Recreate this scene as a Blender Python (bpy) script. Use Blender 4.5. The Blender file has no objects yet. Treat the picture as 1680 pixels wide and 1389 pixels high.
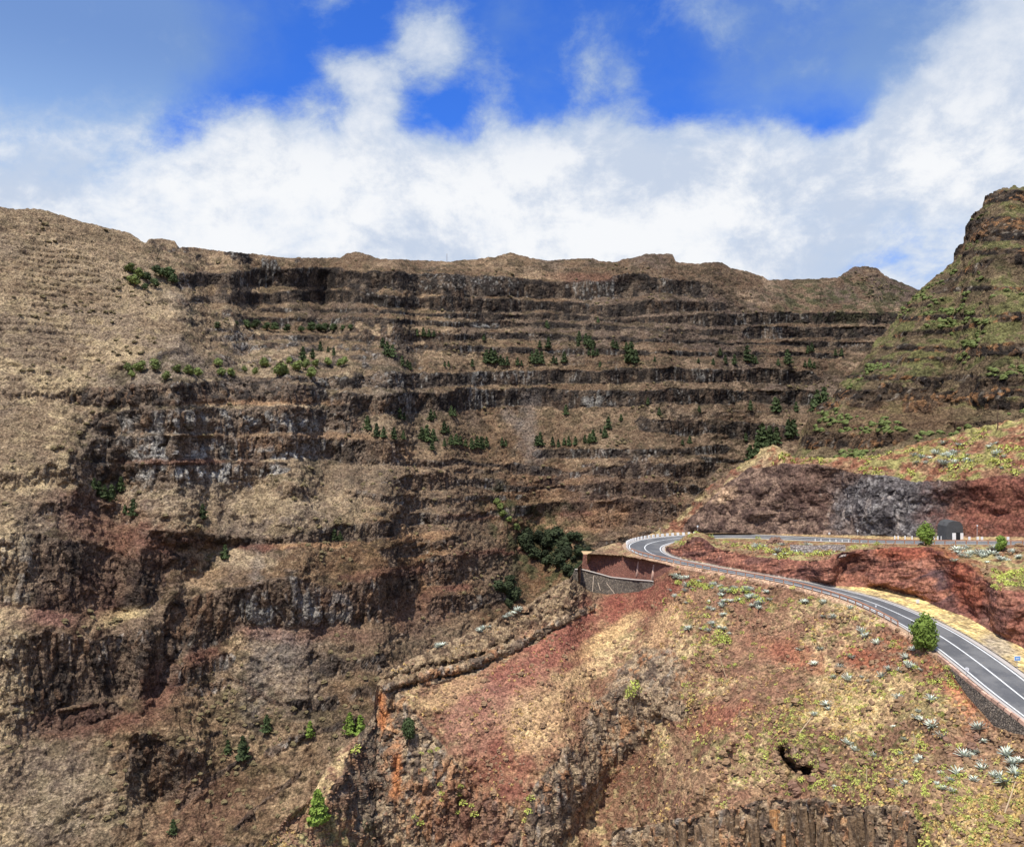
import bpy, math, random
import numpy as np
random.seed(7)
RNG = np.random.default_rng(7)
SC = bpy.context.scene
COL = SC.collection

# ------------------------------------------------------------------ camera
F = 1400.0            # focal length in photo pixels (photo 1680 x 1389)
CX, HY = 840.0, 740.0  # vanishing column, horizon row
CAMZ = 150.0
cam_d = bpy.data.cameras.new('camera')
cam_d.sensor_width = 36.0
cam_d.sensor_fit = 'HORIZONTAL'
cam_d.lens = 36.0 * F / 1680.0
cam_d.shift_y = (HY - 694.5) / 1680.0
cam_d.clip_start = 0.5
cam_d.clip_end = 20000
cam = bpy.data.objects.new('camera', cam_d)
COL.objects.link(cam)
cam.location = (0, 0, CAMZ)
cam.rotation_euler = (math.radians(90), 0, 0)
SC.camera = cam

# ------------------------------------------------------------------ light
SUN_EL = math.radians(64)
SUN_AZ = math.radians(-148)       # measured from +Y (view direction) towards +X; negative = left
sdir = np.array([math.sin(SUN_AZ) * math.cos(SUN_EL), math.cos(SUN_AZ) * math.cos(SUN_EL), math.sin(SUN_EL)])
sun_d = bpy.data.lights.new('sun', 'SUN')
sun_d.energy = 4.8
sun_d.angle = math.radians(0.6)
sun_d.color = (1.0, 0.955, 0.88)
sun = bpy.data.objects.new('sun', sun_d)
COL.objects.link(sun)
sun.location = (-200, 100, 600)
sun.rotation_euler = (math.pi / 2 - SUN_EL, 0, math.atan2(-sdir[0], sdir[1]) + math.pi)
from mathutils import Vector
sun.rotation_euler = Vector((-sdir[0], -sdir[1], -sdir[2])).to_track_quat('-Z', 'Y').to_euler()

vs = SC.view_settings
SC.cycles.max_bounces = 4
SC.cycles.diffuse_bounces = 2
SC.cycles.glossy_bounces = 1
SC.cycles.transmission_bounces = 2
vs.view_transform = 'Standard'
vs.look = 'None'
vs.exposure = 0.32
vs.gamma = 1.0
vs.use_curve_mapping = False


class NT:
    """small helper to write node trees"""
    def __init__(self, tree):
        self.t = tree
        self.n = tree.nodes
        self.l = tree.links

    def new(self, typ, ins=None, **kw):
        nd = self.n.new(typ)
        for k, v in kw.items():
            setattr(nd, k, v)
        for k, v in (ins or {}).items():
            self.put(nd, k, v)
        return nd

    def put(self, nd, k, v):
        s = nd.inputs[k]
        if isinstance(v, bpy.types.NodeSocket):
            self.l.new(v, s)
        else:
            s.default_value = v

    def math(self, op, a, b=0.0, c=None, clamp=False):
        nd = self.new('ShaderNodeMath', operation=op, use_clamp=clamp)
        self.put(nd, 0, a)
        self.put(nd, 1, b)
        if c is not None:
            self.put(nd, 2, c)
        return nd.outputs[0]

    def vmath(self, op, a, b=(0, 0, 0)):
        nd = self.new('ShaderNodeVectorMath', operation=op)
        self.put(nd, 0, a)
        self.put(nd, 1, b)
        return nd.outputs[1] if op in ('LENGTH', 'DISTANCE', 'DOT_PRODUCT') else nd.outputs[0]

    def smooth(self, x, a, b, c=0.0, d=1.0):
        nd = self.new('ShaderNodeMapRange', interpolation_type='SMOOTHSTEP')
        for i, v in enumerate((x, a, b, c, d)):
            self.put(nd, i, v)
        return nd.outputs[0]

    def noise(self, vec, scale, detail=5.0, rough=0.55, lac=2.0, dist=0.0):
        nd = self.new('ShaderNodeTexNoise', {'Vector': vec, 'Scale': scale, 'Detail': detail, 'Roughness': rough,
                                             'Lacunarity': lac, 'Distortion': dist})
        return nd

    def mix(self, f, a, b, blend='MIX'):
        nd = self.new('ShaderNodeMix', data_type='RGBA', blend_type=blend)
        self.put(nd, 0, f)
        for i, v in ((6, a), (7, b)):
            if not isinstance(v, bpy.types.NodeSocket):
                v = tuple(v) + ((1.0,) if len(v) == 3 else ())
            self.put(nd, i, v)
        return nd.outputs[2]


def pixdir(px, py):
    v = np.array([(px - CX) / F, 1.0, (HY - py) / F])
    return tuple(v / np.linalg.norm(v))


# ------------------------------------------------------------------ sky
W = bpy.data.worlds.new('World')
SC.world = W
W.use_nodes = True
wt = NT(W.node_tree)
W.node_tree.nodes.clear()
wout = wt.new('ShaderNodeOutputWorld')
bg = wt.new('ShaderNodeBackground')
SKY_STRENGTH = 0.1
bg.inputs[1].default_value = SKY_STRENGTH
wt.l.new(bg.outputs[0], wout.inputs[0])
sky = wt.new('ShaderNodeTexSky', sky_type='NISHITA', sun_disc=False)
sky.sun_elevation = SUN_EL
sky.sun_rotation = SUN_AZ
sky.altitude = 700
sky.air_density = 1.0
sky.dust_density = 0.3
sky.ozone_density = 3.0
tc = wt.new('ShaderNodeTexCoord')
D = tc.outputs['Generated']
sepD = wt.new('ShaderNodeSeparateXYZ', {0: D})
# the deep, saturated blue of the photograph
blue = wt.mix(1.0, sky.outputs[0], (0.36, 0.80, 1.75), 'MULTIPLY')
# clouds: soft coverage field + warped fractal detail
stretch = wt.vmath('MULTIPLY', D, (1.0, 1.0, 1.35))
warp = wt.noise(stretch, 3.0, 3.0)
wv = wt.vmath('SUBTRACT', warp.outputs['Color'], (0.5, 0.5, 0.5))
wsc = wt.new('ShaderNodeVectorMath', operation='SCALE')
wt.l.new(wv, wsc.inputs[0]); wsc.inputs['Scale'].default_value = 0.09
wD = wt.vmath('ADD', stretch, wsc.outputs[0])
n1 = wt.noise(wD, 5.0, 9.0, 0.60).outputs[0]
n2 = wt.noise(wt.vmath('ADD', wD, (3.1, 1.7, 0.4)), 16.0, 7.0, 0.66).outputs[0]
# bank near the horizon all round, thinning upwards
bank = wt.smooth(sepD.outputs[2], 0.385, 0.30, 0.0, 0.85)
def blobs(base, lst):
    f_ = base
    for (bx, by, r, w) in lst:
        dist = wt.vmath('DISTANCE', D, pixdir(bx, by))
        f_ = wt.math('ADD', f_, wt.smooth(dist, r, 0.0, 0.0, w))
    return f_


# bright cumulus: px, py, radius (rad), weight
field = blobs(bank, [
    (640, 130, .13, .36), (560, 190, .10, .30), (540, 90, .05, .2), (720, 100, .06, .2), (640, 40, .05, .1), (420, 230, .09, .36), (690, 40, .05, .12), (600, 130, .06, .2),
    (1660, 110, .15, .62), (1540, 190, .09, .34), (1690, 10, .10, .40), (960, 100, .06, .24), (810, 150, .05, .28), (90, 300, .08, .10), (1000, 230, .2, .10),
    (310, 190, .08, -.42), (590, 50, .06, -.34), (850, 60, .10, -.36), (470, 80, .08, -.24), (30, 200, .17, -.38), (120, 230, .10, -.30), (1430, 110, .06, -.1),
    (1250, 165, .08, -.40), (1120, 140, .07, -.36), (1380, 165, .05, -.40), (1330, 190, .05, -.2), (680, 185, .03, -.14), (890, 165, .05, -.30), (740, 170, .03, -.25),
    (1560, 470, .14, -.40), (1380, 430, .08, -.2), (20, 330, .06, .2)])
# broken cover goes on overhead, thickened there to raise the ambient light
hi = wt.smooth(sepD.outputs[2], 0.42, 0.66, 0.0, 0.42)
field = wt.math('ADD', field, hi)
det = wt.math('ADD', wt.math('MULTIPLY', wt.math('SUBTRACT', n1, 0.5), 1.55), wt.math('MULTIPLY', wt.math('SUBTRACT', n2, 0.5), 0.95))
dens = wt.math('ADD', field, det)
alpha = wt.smooth(dens, 0.02, 0.55)
thick = wt.smooth(dens, 0.22, 0.85)
# thin blue-grey veil above the bank
vfield = blobs(hi, [(90, 30, .24, .75), (300, 15, .15, .42), (50, 190, .20, .52), (1180, 50, .11, .18), (1340, 30, .15, .38), (1470, 70, .12, .48), (1600, 60, .15, .5), (1000, 60, .07, .25),
                    (170, 175, .06, .25), (1550, 430, .22, .6), (120, 205, .045, -.5), (310, 190, .07, -.4), (60, 300, .14, .4), (840, 20, .05, .2)])
veil = wt.smooth(wt.math('ADD', vfield, wt.math('MULTIPLY', wt.math('SUBTRACT', n1, 0.5), 1.8)), 0.0, 0.95, 0.0, 0.85)
n3 = wt.noise(wt.vmath('ADD', wD, (7.3, 2.2, 5.0)), 4.2, 5.0, 0.55).outputs[0]
n4 = wt.noise(wt.vmath('ADD', wD, (1.3, 8.2, 2.0)), 11.0, 8.0, 0.66).outputs[0]
lit = wt.smooth(wt.math('ADD', wt.math('MULTIPLY', n3, 0.6), wt.math('MULTIPLY', n4, 0.75)), 0.56, 0.76)
lowlit = wt.smooth(sepD.outputs[2], 0.42, 0.28)
lit = wt.math('MULTIPLY', lit, wt.math('MULTIPLY_ADD', lowlit, 0.55, 0.45))
K = 0.84 / SKY_STRENGTH
vcol = wt.mix(lowlit, (0.19 * K, 0.32 * K, 0.60 * K), (0.34 * K, 0.52 * K, 0.80 * K))
cthin = wt.mix(lowlit, (0.30 * K, 0.42 * K, 0.66 * K), (0.46 * K, 0.58 * K, 0.78 * K))
cthick = wt.mix(lit, (0.55 * K, 0.63 * K, 0.77 * K), (0.89 * K, 0.905 * K, 0.93 * K))
ccol = wt.mix(thick, cthin, cthick)
back = wt.mix(veil, blue, vcol)
wt.l.new(wt.mix(alpha, back, ccol), bg.inputs[0])

# ------------------------------------------------------------------ noise (numpy)
f32 = np.float32


def _h(ix, iy, iz, seed):
    h = (ix.astype(np.uint32) * np.uint32(374761393)) ^ (iy.astype(np.uint32) * np.uint32(668265263)) ^ \
        (iz.astype(np.uint32) * np.uint32(2246822519)) ^ np.uint32(seed * 3266489917 & 0xffffffff)
    h = (h ^ (h >> np.uint32(15))) * np.uint32(2246822519)
    h = (h ^ (h >> np.uint32(13))) * np.uint32(3266489917)
    h = h ^ (h >> np.uint32(16))
    return h


def _f(h):
    return (h & np.uint32(0xffffff)).astype(f32) / f32(0xffffff)


def vnoise(x, y, z, seed=0):
    x, y, z = np.broadcast_arrays(np.asarray(x, f32), np.asarray(y, f32), np.asarray(z, f32))
    fx, fy, fz = np.floor(x), np.floor(y), np.floor(z)
    ix, iy, iz = fx.astype(np.int32), fy.astype(np.int32), fz.astype(np.int32)
    u, v, w = x - fx, y - fy, z - fz
    u = u * u * u * (u * (u * 6 - 15) + 10)
    v = v * v * v * (v * (v * 6 - 15) + 10)
    w = w * w * w * (w * (w * 6 - 15) + 10)
    r = 0
    for a in (0, 1):
        wa = u if a else 1 - u
        for b in (0, 1):
            wb = v if b else 1 - v
            for c in (0, 1):
                wc = w if c else 1 - w
                r = r + wa * wb * wc * _f(_h(ix + a, iy + b, iz + c, seed))
    return r * 2 - 1


def fbm(x, y, z, octv=4, seed=0, gain=0.5):
    s, a, t = 0, 1.0, 0
    for i in range(octv):
        s = s + a * vnoise(x, y, z, seed + i * 17)
        t += a
        a *= gain
        x, y, z = x * 2.03 + 5.1, y * 2.03 + 1.7, z * 2.03 + 9.2
    return s / t * 1.6


def worley(x, y, z, seed=0):
    x, y, z = (np.asarray(q, f32) for q in (x, y, z))
    ix, iy, iz = np.floor(x).astype(np.int32), np.floor(y).astype(np.int32), np.floor(z).astype(np.int32)
    f1 = np.full(x.shape, 9, f32)
    f2 = np.full(x.shape, 9, f32)
    cid = np.zeros(x.shape, f32)
    for a in (-1, 0, 1):
        for b in (-1, 0, 1):
            for c in (-1, 0, 1):
                jx, jy, jz = ix + a, iy + b, iz + c
                h = _h(jx, jy, jz, seed)
                dx = jx + _f(h) - x
                dy = jy + _f(h * np.uint32(747796405) + np.uint32(77)) - y
                dz = jz + _f(h * np.uint32(277803737) + np.uint32(991)) - z
                d = dx * dx + dy * dy + dz * dz
                near = d < f1
                f2 = np.where(near, f1, np.minimum(f2, d))
                cid = np.where(near, _f(h * np.uint32(2654435769) + np.uint32(5)), cid)
                f1 = np.where(near, d, f1)
    return np.sqrt(f1), np.sqrt(f2), cid


def sstep(x, a, b):
    t = np.clip((x - a) / (b - a), 0, 1)
    return t * t * (3 - 2 * t)


def blur(a, s, axis):
    n = max(1, int(s * 3))
    k = np.exp(-0.5 * (np.arange(-n, n + 1) / s) ** 2)
    k /= k.sum()
    pad = [(0, 0)] * a.ndim
    pad[axis] = (n, n)
    ap = np.pad(a, pad, mode='edge')
    out = 0
    for i, w in enumerate(k):
        sl = [slice(None)] * a.ndim
        sl[axis] = slice(i, i + a.shape[axis])
        out = out + w * ap[tuple(sl)]
    return out


def ip(px, pts, k=1):
    pts = sorted(pts)
    return np.interp(px, [p[0] for p in pts], [p[k] for p in pts])


def P(px, py, d):
    return np.array([(px - CX) / F * d, d, CAMZ + (HY - py) / F * d])


# ------------------------------------------------------------------ mesh helpers
def mesh_np(name, verts, faces, smooth=True, col=None):
    """faces: (n,3) or (n,4) int array"""
    me = bpy.data.meshes.new(name)
    verts = np.ascontiguousarray(verts, f32).reshape(-1, 3)
    faces = np.ascontiguousarray(faces, np.int32)
    k = faces.shape[1]
    me.vertices.add(len(verts))
    me.vertices.foreach_set('co', verts.ravel())
    me.loops.add(faces.size)
    me.loops.foreach_set('vertex_index', faces.ravel())
    me.polygons.add(len(faces))
    me.polygons.foreach_set('loop_start', np.arange(len(faces), dtype=np.int32) * k)
    me.polygons.foreach_set('use_smooth', np.full(len(faces), smooth, bool))
    if col is not None:
        at = me.attributes.new('col', 'FLOAT_COLOR', 'POINT')
        c4 = np.ones((len(verts), 4), f32)
        c4[:, :3] = np.asarray(col, f32).reshape(-1, 3)
        at.data.foreach_set('color', c4.ravel())
    me.update(calc_edges=True)
    return me


def obj(name, me, mat=None, parent=None, label=None, cat=None, group=None, kind=None, loc=None, rot=None, scale=None):
    o = bpy.data.objects.new(name, me)
    COL.objects.link(o)
    if me is not None and mat is not None and len(me.materials) == 0:
        me.materials.append(mat)
    if parent is not None:
        o.parent = parent
    if label:
        o['label'] = label
    if cat:
        o['category'] = cat
    if group:
        o['group'] = group
    if kind:
        o['kind'] = kind
    if loc is not None:
        o.location = [float(q) for q in loc]
    if rot is not None:
        o.rotation_euler = [float(q) for q in rot]
    if scale is not None:
        o.scale = [float(q) for q in (scale if hasattr(scale, '__len__') else (scale,) * 3)]
    return o


class MB:
    """collects polygons of any size"""
    def __init__(self):
        self.v, self.f = [], []

    def add(self, vs, fs):
        b = len(self.v)
        self.v += [tuple(float(q) for q in p) for p in vs]
        self.f += [tuple(i + b for i in q) for q in fs]

    def box(self, c, ax, ay, az):
        """box by centre and three half-axis vectors"""
        c, ax, ay, az = (np.asarray(q, float) for q in (c, ax, ay, az))
        vs = [c + sx * ax + sy * ay + sz * az for sz in (-1, 1) for sy in (-1, 1) for sx in (-1, 1)]
        self.add(vs, [(0, 2, 3, 1), (4, 5, 7, 6), (0, 1, 5, 4), (2, 6, 7, 3), (0, 4, 6, 2), (1, 3, 7, 5)])

    def tube(self, pts, rad, n=6, cap=True):
        pts = [np.asarray(p, float) for p in pts]
        rad = rad if hasattr(rad, '__len__') else [rad] * len(pts)
        vs, fs = [], []
        for i, p in enumerate(pts):
            t = pts[min(i + 1, len(pts) - 1)] - pts[max(i - 1, 0)]
            t /= (np.linalg.norm(t) + 1e-9)
            a = np.cross(t, (0.3, 0.9, 0.1)); a /= np.linalg.norm(a)
            b = np.cross(t, a)
            for k in range(n):
                an = 2 * math.pi * k / n
                vs.append(p + rad[i] * (math.cos(an) * a + math.sin(an) * b))
        for i in range(len(pts) - 1):
            for k in range(n):
                k2 = (k + 1) % n
                fs.append((i * n + k, i * n + k2, (i + 1) * n + k2, (i + 1) * n + k))
        if cap:
            fs.append(tuple(range(n))[::-1])
            fs.append(tuple((len(pts) - 1) * n + k for k in range(n)))
        self.add(vs, fs)

    def mesh(self, name, smooth=False):
        me = bpy.data.meshes.new(name)
        me.from_pydata(self.v, [], self.f)
        if smooth:
            me.polygons.foreach_set('use_smooth', [True] * len(me.polygons))
        me.update()
        return me


# ------------------------------------------------------------------ materials
def mat_new(name):
    m = bpy.data.materials.new(name)
    m.use_nodes = True
    t = NT(m.node_tree)
    b = m.node_tree.nodes['Principled BSDF']
    return m, t, b


def mat_plain(name, col, rough=0.8, var=0.25, scale=3.0, bump=0.0, metal=0.0, obj_random=0.0):
    m, t, b = mat_new(name)
    tcn = t.new('ShaderNodeTexCoord').outputs['Object']
    n = t.noise(tcn, scale, 6.0, 0.6).outputs[0]
    k = t.math('MULTIPLY_ADD', n, 2 * var, 1 - var)
    if obj_random:
        oi = t.new('ShaderNodeObjectInfo')
        k = t.math('MULTIPLY', k, t.math('MULTIPLY_ADD', oi.outputs['Random'], 2 * obj_random, 1 - obj_random))
    vec = t.new('ShaderNodeCombineXYZ', {0: k, 1: k, 2: k}).outputs[0]
    c = t.mix(1.0, tuple(col), vec, 'MULTIPLY')
    t.l.new(c, b.inputs['Base Color'])
    b.inputs['Roughness'].default_value = rough
    b.inputs['Metallic'].default_value = metal
    b.inputs['Specular IOR Level'].default_value = 0.25
    if bump:
        bn = t.new('ShaderNodeBump', {'Height': n, 'Strength': bump, 'Distance': 0.05})
        t.l.new(bn.outputs[0], b.inputs['Normal'])
    return m


def mat_ground(name, fine=1.0, bumpd=0.4):
    """terrain: colour of the rock and soil from the 'col' attribute, broken up by procedural noise in object space"""
    m, t, b = mat_new(name)
    geo = t.new('ShaderNodeTexCoord').outputs['Object']
    att = t.new('ShaderNodeAttribute', attribute_name='col')
    a = t.noise(geo, 0.9 * fine, 5.0, 0.72).outputs[0]
    c = t.noise(t.vmath('MULTIPLY', geo, (1, 1, 2.2)), 0.22 * fine, 2.0, 0.6).outputs[0]
    vor = t.new('ShaderNodeTexVoronoi', {'Vector': geo, 'Scale': 1.3 * fine, 'Randomness': 1.0}, feature='F1')
    k = t.math('MULTIPLY', t.smooth(a, 0.30, 0.70, 0.42, 1.72), t.smooth(c, 0.3, 0.7, 0.78, 1.22))
    k = t.math('MULTIPLY', k, t.smooth(vor.outputs[0], 0.25, 0.75, 1.12, 0.72))
    vec = t.new('ShaderNodeCombineXYZ', {0: k, 1: k, 2: k}).outputs[0]
    colr = t.mix(1.0, att.outputs['Color'], vec, 'MULTIPLY')
    # slight hue wander
    hs = t.new('ShaderNodeHueSaturation', {'Color': colr, 'Hue': t.math('MULTIPLY_ADD', c, 0.03, 0.485), 'Saturation': 1.0, 'Value': 1.0})
    t.l.new(hs.outputs[0], b.inputs['Base Color'])
    b.inputs['Roughness'].default_value = 0.95
    b.inputs['Specular IOR Level'].default_value = 0.1
    hgt = t.math('ADD', a, t.math('MULTIPLY', vor.outputs[0], -0.35))
    bn = t.new('ShaderNodeBump', {'Height': hgt, 'Strength': 1.0, 'Distance': bumpd})
    t.l.new(bn.outputs[0], b.inputs['Normal'])
    return m


MAT_FAR = mat_ground('layered_basalt_and_dry_grass', 0.95, 1.5)
MAT_NEAR = mat_ground('red_soil_and_dry_scrub', 2.3, 0.35)
MAT_CUT = mat_ground('road_cut_rock', 1.6, 0.22)


# ------------------------------------------------------------------ terrain sheets
class Sheet:
    """Terrain surface: column profiles of slope angles, integrated to real distances, then eroded with 3-D noise."""
    def __init__(self, px, top, bot, rows, anchor, d0):
        self.px = px
        self.nc, self.nr = len(px), rows
        self.top, self.bot = top, bot
        t = np.linspace(0, 1, rows)[:, None]
        self.PY = bot[None] + t * (top - bot)[None]      # row 0 = bottom
        self.PX = np.broadcast_to(px[None], self.PY.shape)
        self.anchor, self.d0 = anchor, d0
        self.ang = np.full(self.PY.shape, 36.0)
        self.strata = np.zeros(self.PY.shape)
        self.C = np.zeros(self.PY.shape)       # cliff mask
        self.jn = 0

    def jit(self, amp, wl, seed):
        x = self.px / wl
        return amp * fbm(x, x * 0 + seed * 3.7, x * 0, 4, seed, 0.6)

    def cliff(self, top, bot, ang=80, jt=2.4, jb=2.6, wl=55, amt=1.0, gap=0.0, soft=12.0, c=1.0):
        self.jn += 1
        s = 100 + self.jn * 7
        lo, hi = min(top[0][0], bot[0][0]), max(top[-1][0], bot[-1][0])
        T = ip(self.px, top) + self.jit(jt, wl, s)
        B = ip(self.px, bot) + self.jit(jb, wl * .7, s + 3)
        mid = (T + B) / 2
        hgt = np.maximum(B - T, 0)
        fade = sstep(self.px, lo, lo + soft) * (1 - sstep(self.px, hi - soft, hi))
        if gap > 0:
            g = vnoise(self.px / 45.0, s * 1.3, 0, s)
            fade = fade * (1 - gap * sstep(g, 0.15, 0.5))
        hgt = hgt * fade
        T, B = mid - hgt / 2, mid + hgt / 2
        m = sstep(self.PY, T[None] - .8, T[None] + .8) * (1 - sstep(self.PY, B[None] - .8, B[None] + .8))
        m = m * (hgt > 0.5)[None] * amt
        self.ang = self.ang * (1 - m) + ang * m
        self.C = np.maximum(self.C, m * c)
        self.strata = self.strata * (1 - m)
        return m

    def setang(self, m, ang):
        self.ang = self.ang * (1 - m) + ang * m

    def ell(self, cx, cy, rx, ry, rot=0, soft=0.35, nz=0.3, wl=25):
        c, s = math.cos(math.radians(rot)), math.sin(math.radians(rot))
        dx, dy = self.PX - cx, self.PY - cy
        u, v = (dx * c + dy * s) / rx, (-dx * s + dy * c) / ry
        r = np.sqrt(u * u + v * v)
        if nz:
            r = r + nz * fbm(self.PX / wl, self.PY / wl, cx * 0.13 + cy * 0.07, 3, 5)
        return 1 - sstep(r, 1 - soft, 1 + soft)

    def _pass(self, k):
        nr = self.nr
        d = np.zeros(self.PY.shape)
        order = range(nr) if self.anchor == 'bot' else range(nr - 1, -1, -1)
        prev = None
        step = 1 if self.anchor == 'bot' else -1
        xs = None
        stm = np.zeros(self.PY.shape)
        for r in order:
            T = (HY - self.PY[r]) / F
            if prev is None:
                d[r] = self.d0
            else:
                dp = d[prev]
                zp = (HY - self.PY[prev]) / F * dp
                ang = self.ang[r]
                tn = np.tan(np.radians(np.clip(ang, 1, 87)))
                st = self.strata[r]
                if st.max() > 0:
                    X = (self.px - CX) / F * dp
                    lat = vnoise(X / 26.0, 3.3, dp / 60., 11) * 1.2
                    q = vnoise((zp + lat) / 3.1, X / 55., 0.5, 21) + .7 * vnoise((zp + lat * 2) / 7.5, X / 80., 7.5, 22)
                    on = sstep(q, 0.15, 0.45) * st
                    brk = sstep(vnoise(X / 9.0, dp / 9.0, zp / 4., 31), -0.35, 0.05)
                    on = on * brk
                    stm[r] = on
                    tn = tn * (1 - on) * (1 - 0.22 * st * (1 - on)) + 3.6 * on
                cl = self.C[r]
                tn = np.where(cl > .5, tn, tn * k)
                tn = np.where(np.abs(tn - T) < 0.05, T + 0.05, tn)
                dn = (zp - tn * dp) / (T - tn)
                d[r] = np.clip(dn, 20, 3000)
            prev = r
        self.stm = stm
        return d

    def solve(self, dtop=None, kmin=0.45, kmax=2.2):
        if dtop is None:
            self.d = self._pass(np.ones(self.nc))
        else:
            lo, hi = np.full(self.nc, kmin), np.full(self.nc, kmax)
            for i in range(9):
                k = (lo + hi) / 2
                e = self._pass(k)[-1 if self.anchor == 'bot' else 0]
                big = e > dtop
                if self.anchor == 'top':
                    big = e < dtop
                lo = np.where(big, k, lo)
                hi = np.where(big, hi, k)
            k = blur((lo + hi) / 2, 14, 0)
            self.d = self._pass(k)
        self.C = np.clip(self.C + self.stm * .85, 0, 1)
        return self

    def smooth(self, sx=1.5, sy=0.6, far=None, span=60.0):
        """even out neighbouring profiles at equal height (regular raster, then back)"""
        y0, y1 = self.PY.min() - 2, self.PY.max() + 2
        ny = int((y1 - y0) / 1.0) + 1
        g = np.linspace(y1, y0, ny)                  # rising upwards
        R = np.empty((ny, self.nc))
        dy = y1 - g
        for c in range(self.nc):
            p, d = self.PY[::-1, c], self.d[::-1, c]       # ascending py
            col_ = np.interp(g, p, d)
            st = (self.d[-1, c] - self.d[-12, c]) / min(self.PY[-1, c] - self.PY[-12, c], -1e-3)
            sb = (self.d[0, c] - self.d[11, c]) / max(self.PY[0, c] - self.PY[11, c], 1e-3)
            st, sb = np.clip(st, -3, 0), np.clip(sb, -3, 0)
            col_ = np.where(g < p[0], d[0] + st * (g - p[0]), col_)
            col_ = np.where(g > p[-1], d[-1] + sb * (g - p[-1]), col_)
            R[:, c] = col_
        b = blur(R, sx, 1)
        if far:      # away from the anchored edge more
            e = self.top if self.anchor == 'top' else self.bot
            G = np.abs(g[:, None] - e[None])
            w = sstep(G, 8, span)
            w2 = sstep(G, span * .6, span * 2.2)
            b = b * (1 - w) + blur(R, far * .45, 1) * w
            b = b * (1 - w2) + blur(R, far, 1) * w2
        if sy:
            b = blur(b, sy, 0)
        for c in range(self.nc):
            self.d[:, c] = np.interp(-self.PY[:, c], -g, b[:, c])

    def world(self):
        self.X = (self.PX - CX) / F * self.d
        self.Y = self.d.copy()
        self.Z = CAMZ + (HY - self.PY) / F * self.d

    def normals(self, s=1.0):
        Pn = np.stack([self.X, self.Y, self.Z], -1)
        if s:
            Pn = blur(blur(Pn, s, 0), s, 1)
        du = np.gradient(Pn, axis=1)
        dv = np.gradient(Pn, axis=0)
        n = np.cross(du, dv)
        n /= (np.linalg.norm(n, axis=-1, keepdims=True) + 1e-9)
        return n            # du = +x, dv = up/back  ->  n faces the camera / up

    def push(self, n, a):
        self.X = self.X + n[..., 0] * a
        self.Y = self.Y + n[..., 1] * a
        self.Z = self.Z + n[..., 2] * a

    def build(self, name, mat, col, sat=.88, back=((8, 1.5), (60, 8), (400, 30)), label=None, kind='structure', side=None):
        X, Y, Z = self.X, self.Y, self.Z
        lum = (col * np.array([.3, .55, .15])).sum(-1, keepdims=True)
        col = lum + (col - lum) * sat
        c = col
        if back:
            for (dd, drop) in back:      # land goes on behind the crest
                X = np.vstack([X, self.X[-1] * (1 + dd / self.Y[-1])])
                Y = np.vstack([Y, self.Y[-1] + dd])
                Z = np.vstack([Z, self.Z[-1] - drop])
                c = np.concatenate([c, col[-1:]], 0)
        nr, nc = X.shape
        idx = np.arange(nr * nc).reshape(nr, nc)
        q = np.stack([idx[:-1, :-1], idx[:-1, 1:], idx[1:, 1:], idx[1:, :-1]], -1).reshape(-1, 4)
        me = mesh_np(name, np.stack([X, Y, Z], -1), q, True, c.reshape(-1, 3))
        self.o = obj(name, me, mat, kind=kind, label=label)
        return self.o

    def at(self, px, py):
        c = int(np.clip(np.searchsorted(self.px, px), 0, self.nc - 1))
        r = int(np.argmin(np.abs(self.PY[:, c] - py)))
        return np.array([self.X[r, c], self.Y[r, c], self.Z[r, c]])


def lerp(a, b, m):
    return a * (1 - m[..., None]) + np.asarray(b, float) * m[..., None]


def C3(h):
    """sRGB 0-255 triple -> linear"""
    c = np.array(h, float) / 255
    return np.where(c <= .04045, c / 12.92, ((c + .055) / 1.055) ** 2.4)


# ------------------------------------------------------------------ road centre line (one line: lower arm, hairpin, upper arm)
RC = [(1900, 1330, 36.5), (1770, 1217, 33.0), (1680, 1146, 30.0), (1607, 1088, 28.3), (1540, 1041, 26.9), (1480, 1009, 26.0), (1420, 984, 25.3), (1360, 967.5, 24.8),
      (1300, 954, 24.3), (1200, 936.8, 23.8), (1131, 923.7, 23.5), (1083, 913.3, 23.2), (1062, 904.6, 22.9), (1056.5, 897.4, 22.6),
      (1065.5, 890.5, 22.3), (1089, 885.5, 22.0), (1119, 881.8, 21.6), (1200, 878.6, 20.8), (1300, 882.5, 19.9), (1400, 886.5, 18.9), (1500, 889, 17.9), (1600, 890, 16.9),
      (1680, 890.5, 16.1), (1800, 891, 15.0), (1950, 892, 13.8)]
rc = np.array([P(a, b, F * h / (b - HY)) for a, b, h in RC])


def catmull(p, n=30):
    out = []
    for i in range(len(p) - 1):
        p0, p1, p2, p3 = p[max(i - 1, 0)], p[i], p[i + 1], p[min(i + 2, len(p) - 1)]
        for t in np.linspace(0, 1, n, endpoint=False):
            out.append(.5 * (2 * p1 + (p2 - p0) * t + (2 * p0 - 5 * p1 + 4 * p2 - p3) * t * t + (3 * p1 - p0 - 3 * p2 + p3) * t ** 3))
    out.append(p[-1])
    return np.array(out)


def resample(p, step):
    s = np.concatenate([[0], np.cumsum(np.linalg.norm(np.diff(p, axis=0), axis=1))])
    n = int(s[-1] / step) + 1
    q = np.linspace(0, s[-1], n)
    return np.stack([np.interp(q, s, p[:, k]) for k in range(3)], 1)


road_c = resample(catmull(rc), 0.8)
for _ in range(3):
    road_c[1:-1] = blur(road_c, 2.0, 0)[1:-1]
tang = np.gradient(road_c, axis=0)
tang[:, 2] = 0
tang /= np.linalg.norm(tang, axis=1, keepdims=True)
side = np.stack([-tang[:, 1], tang[:, 0], tang[:, 2] * 0], 1)      # left of travel = outer side of the hairpin


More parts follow.
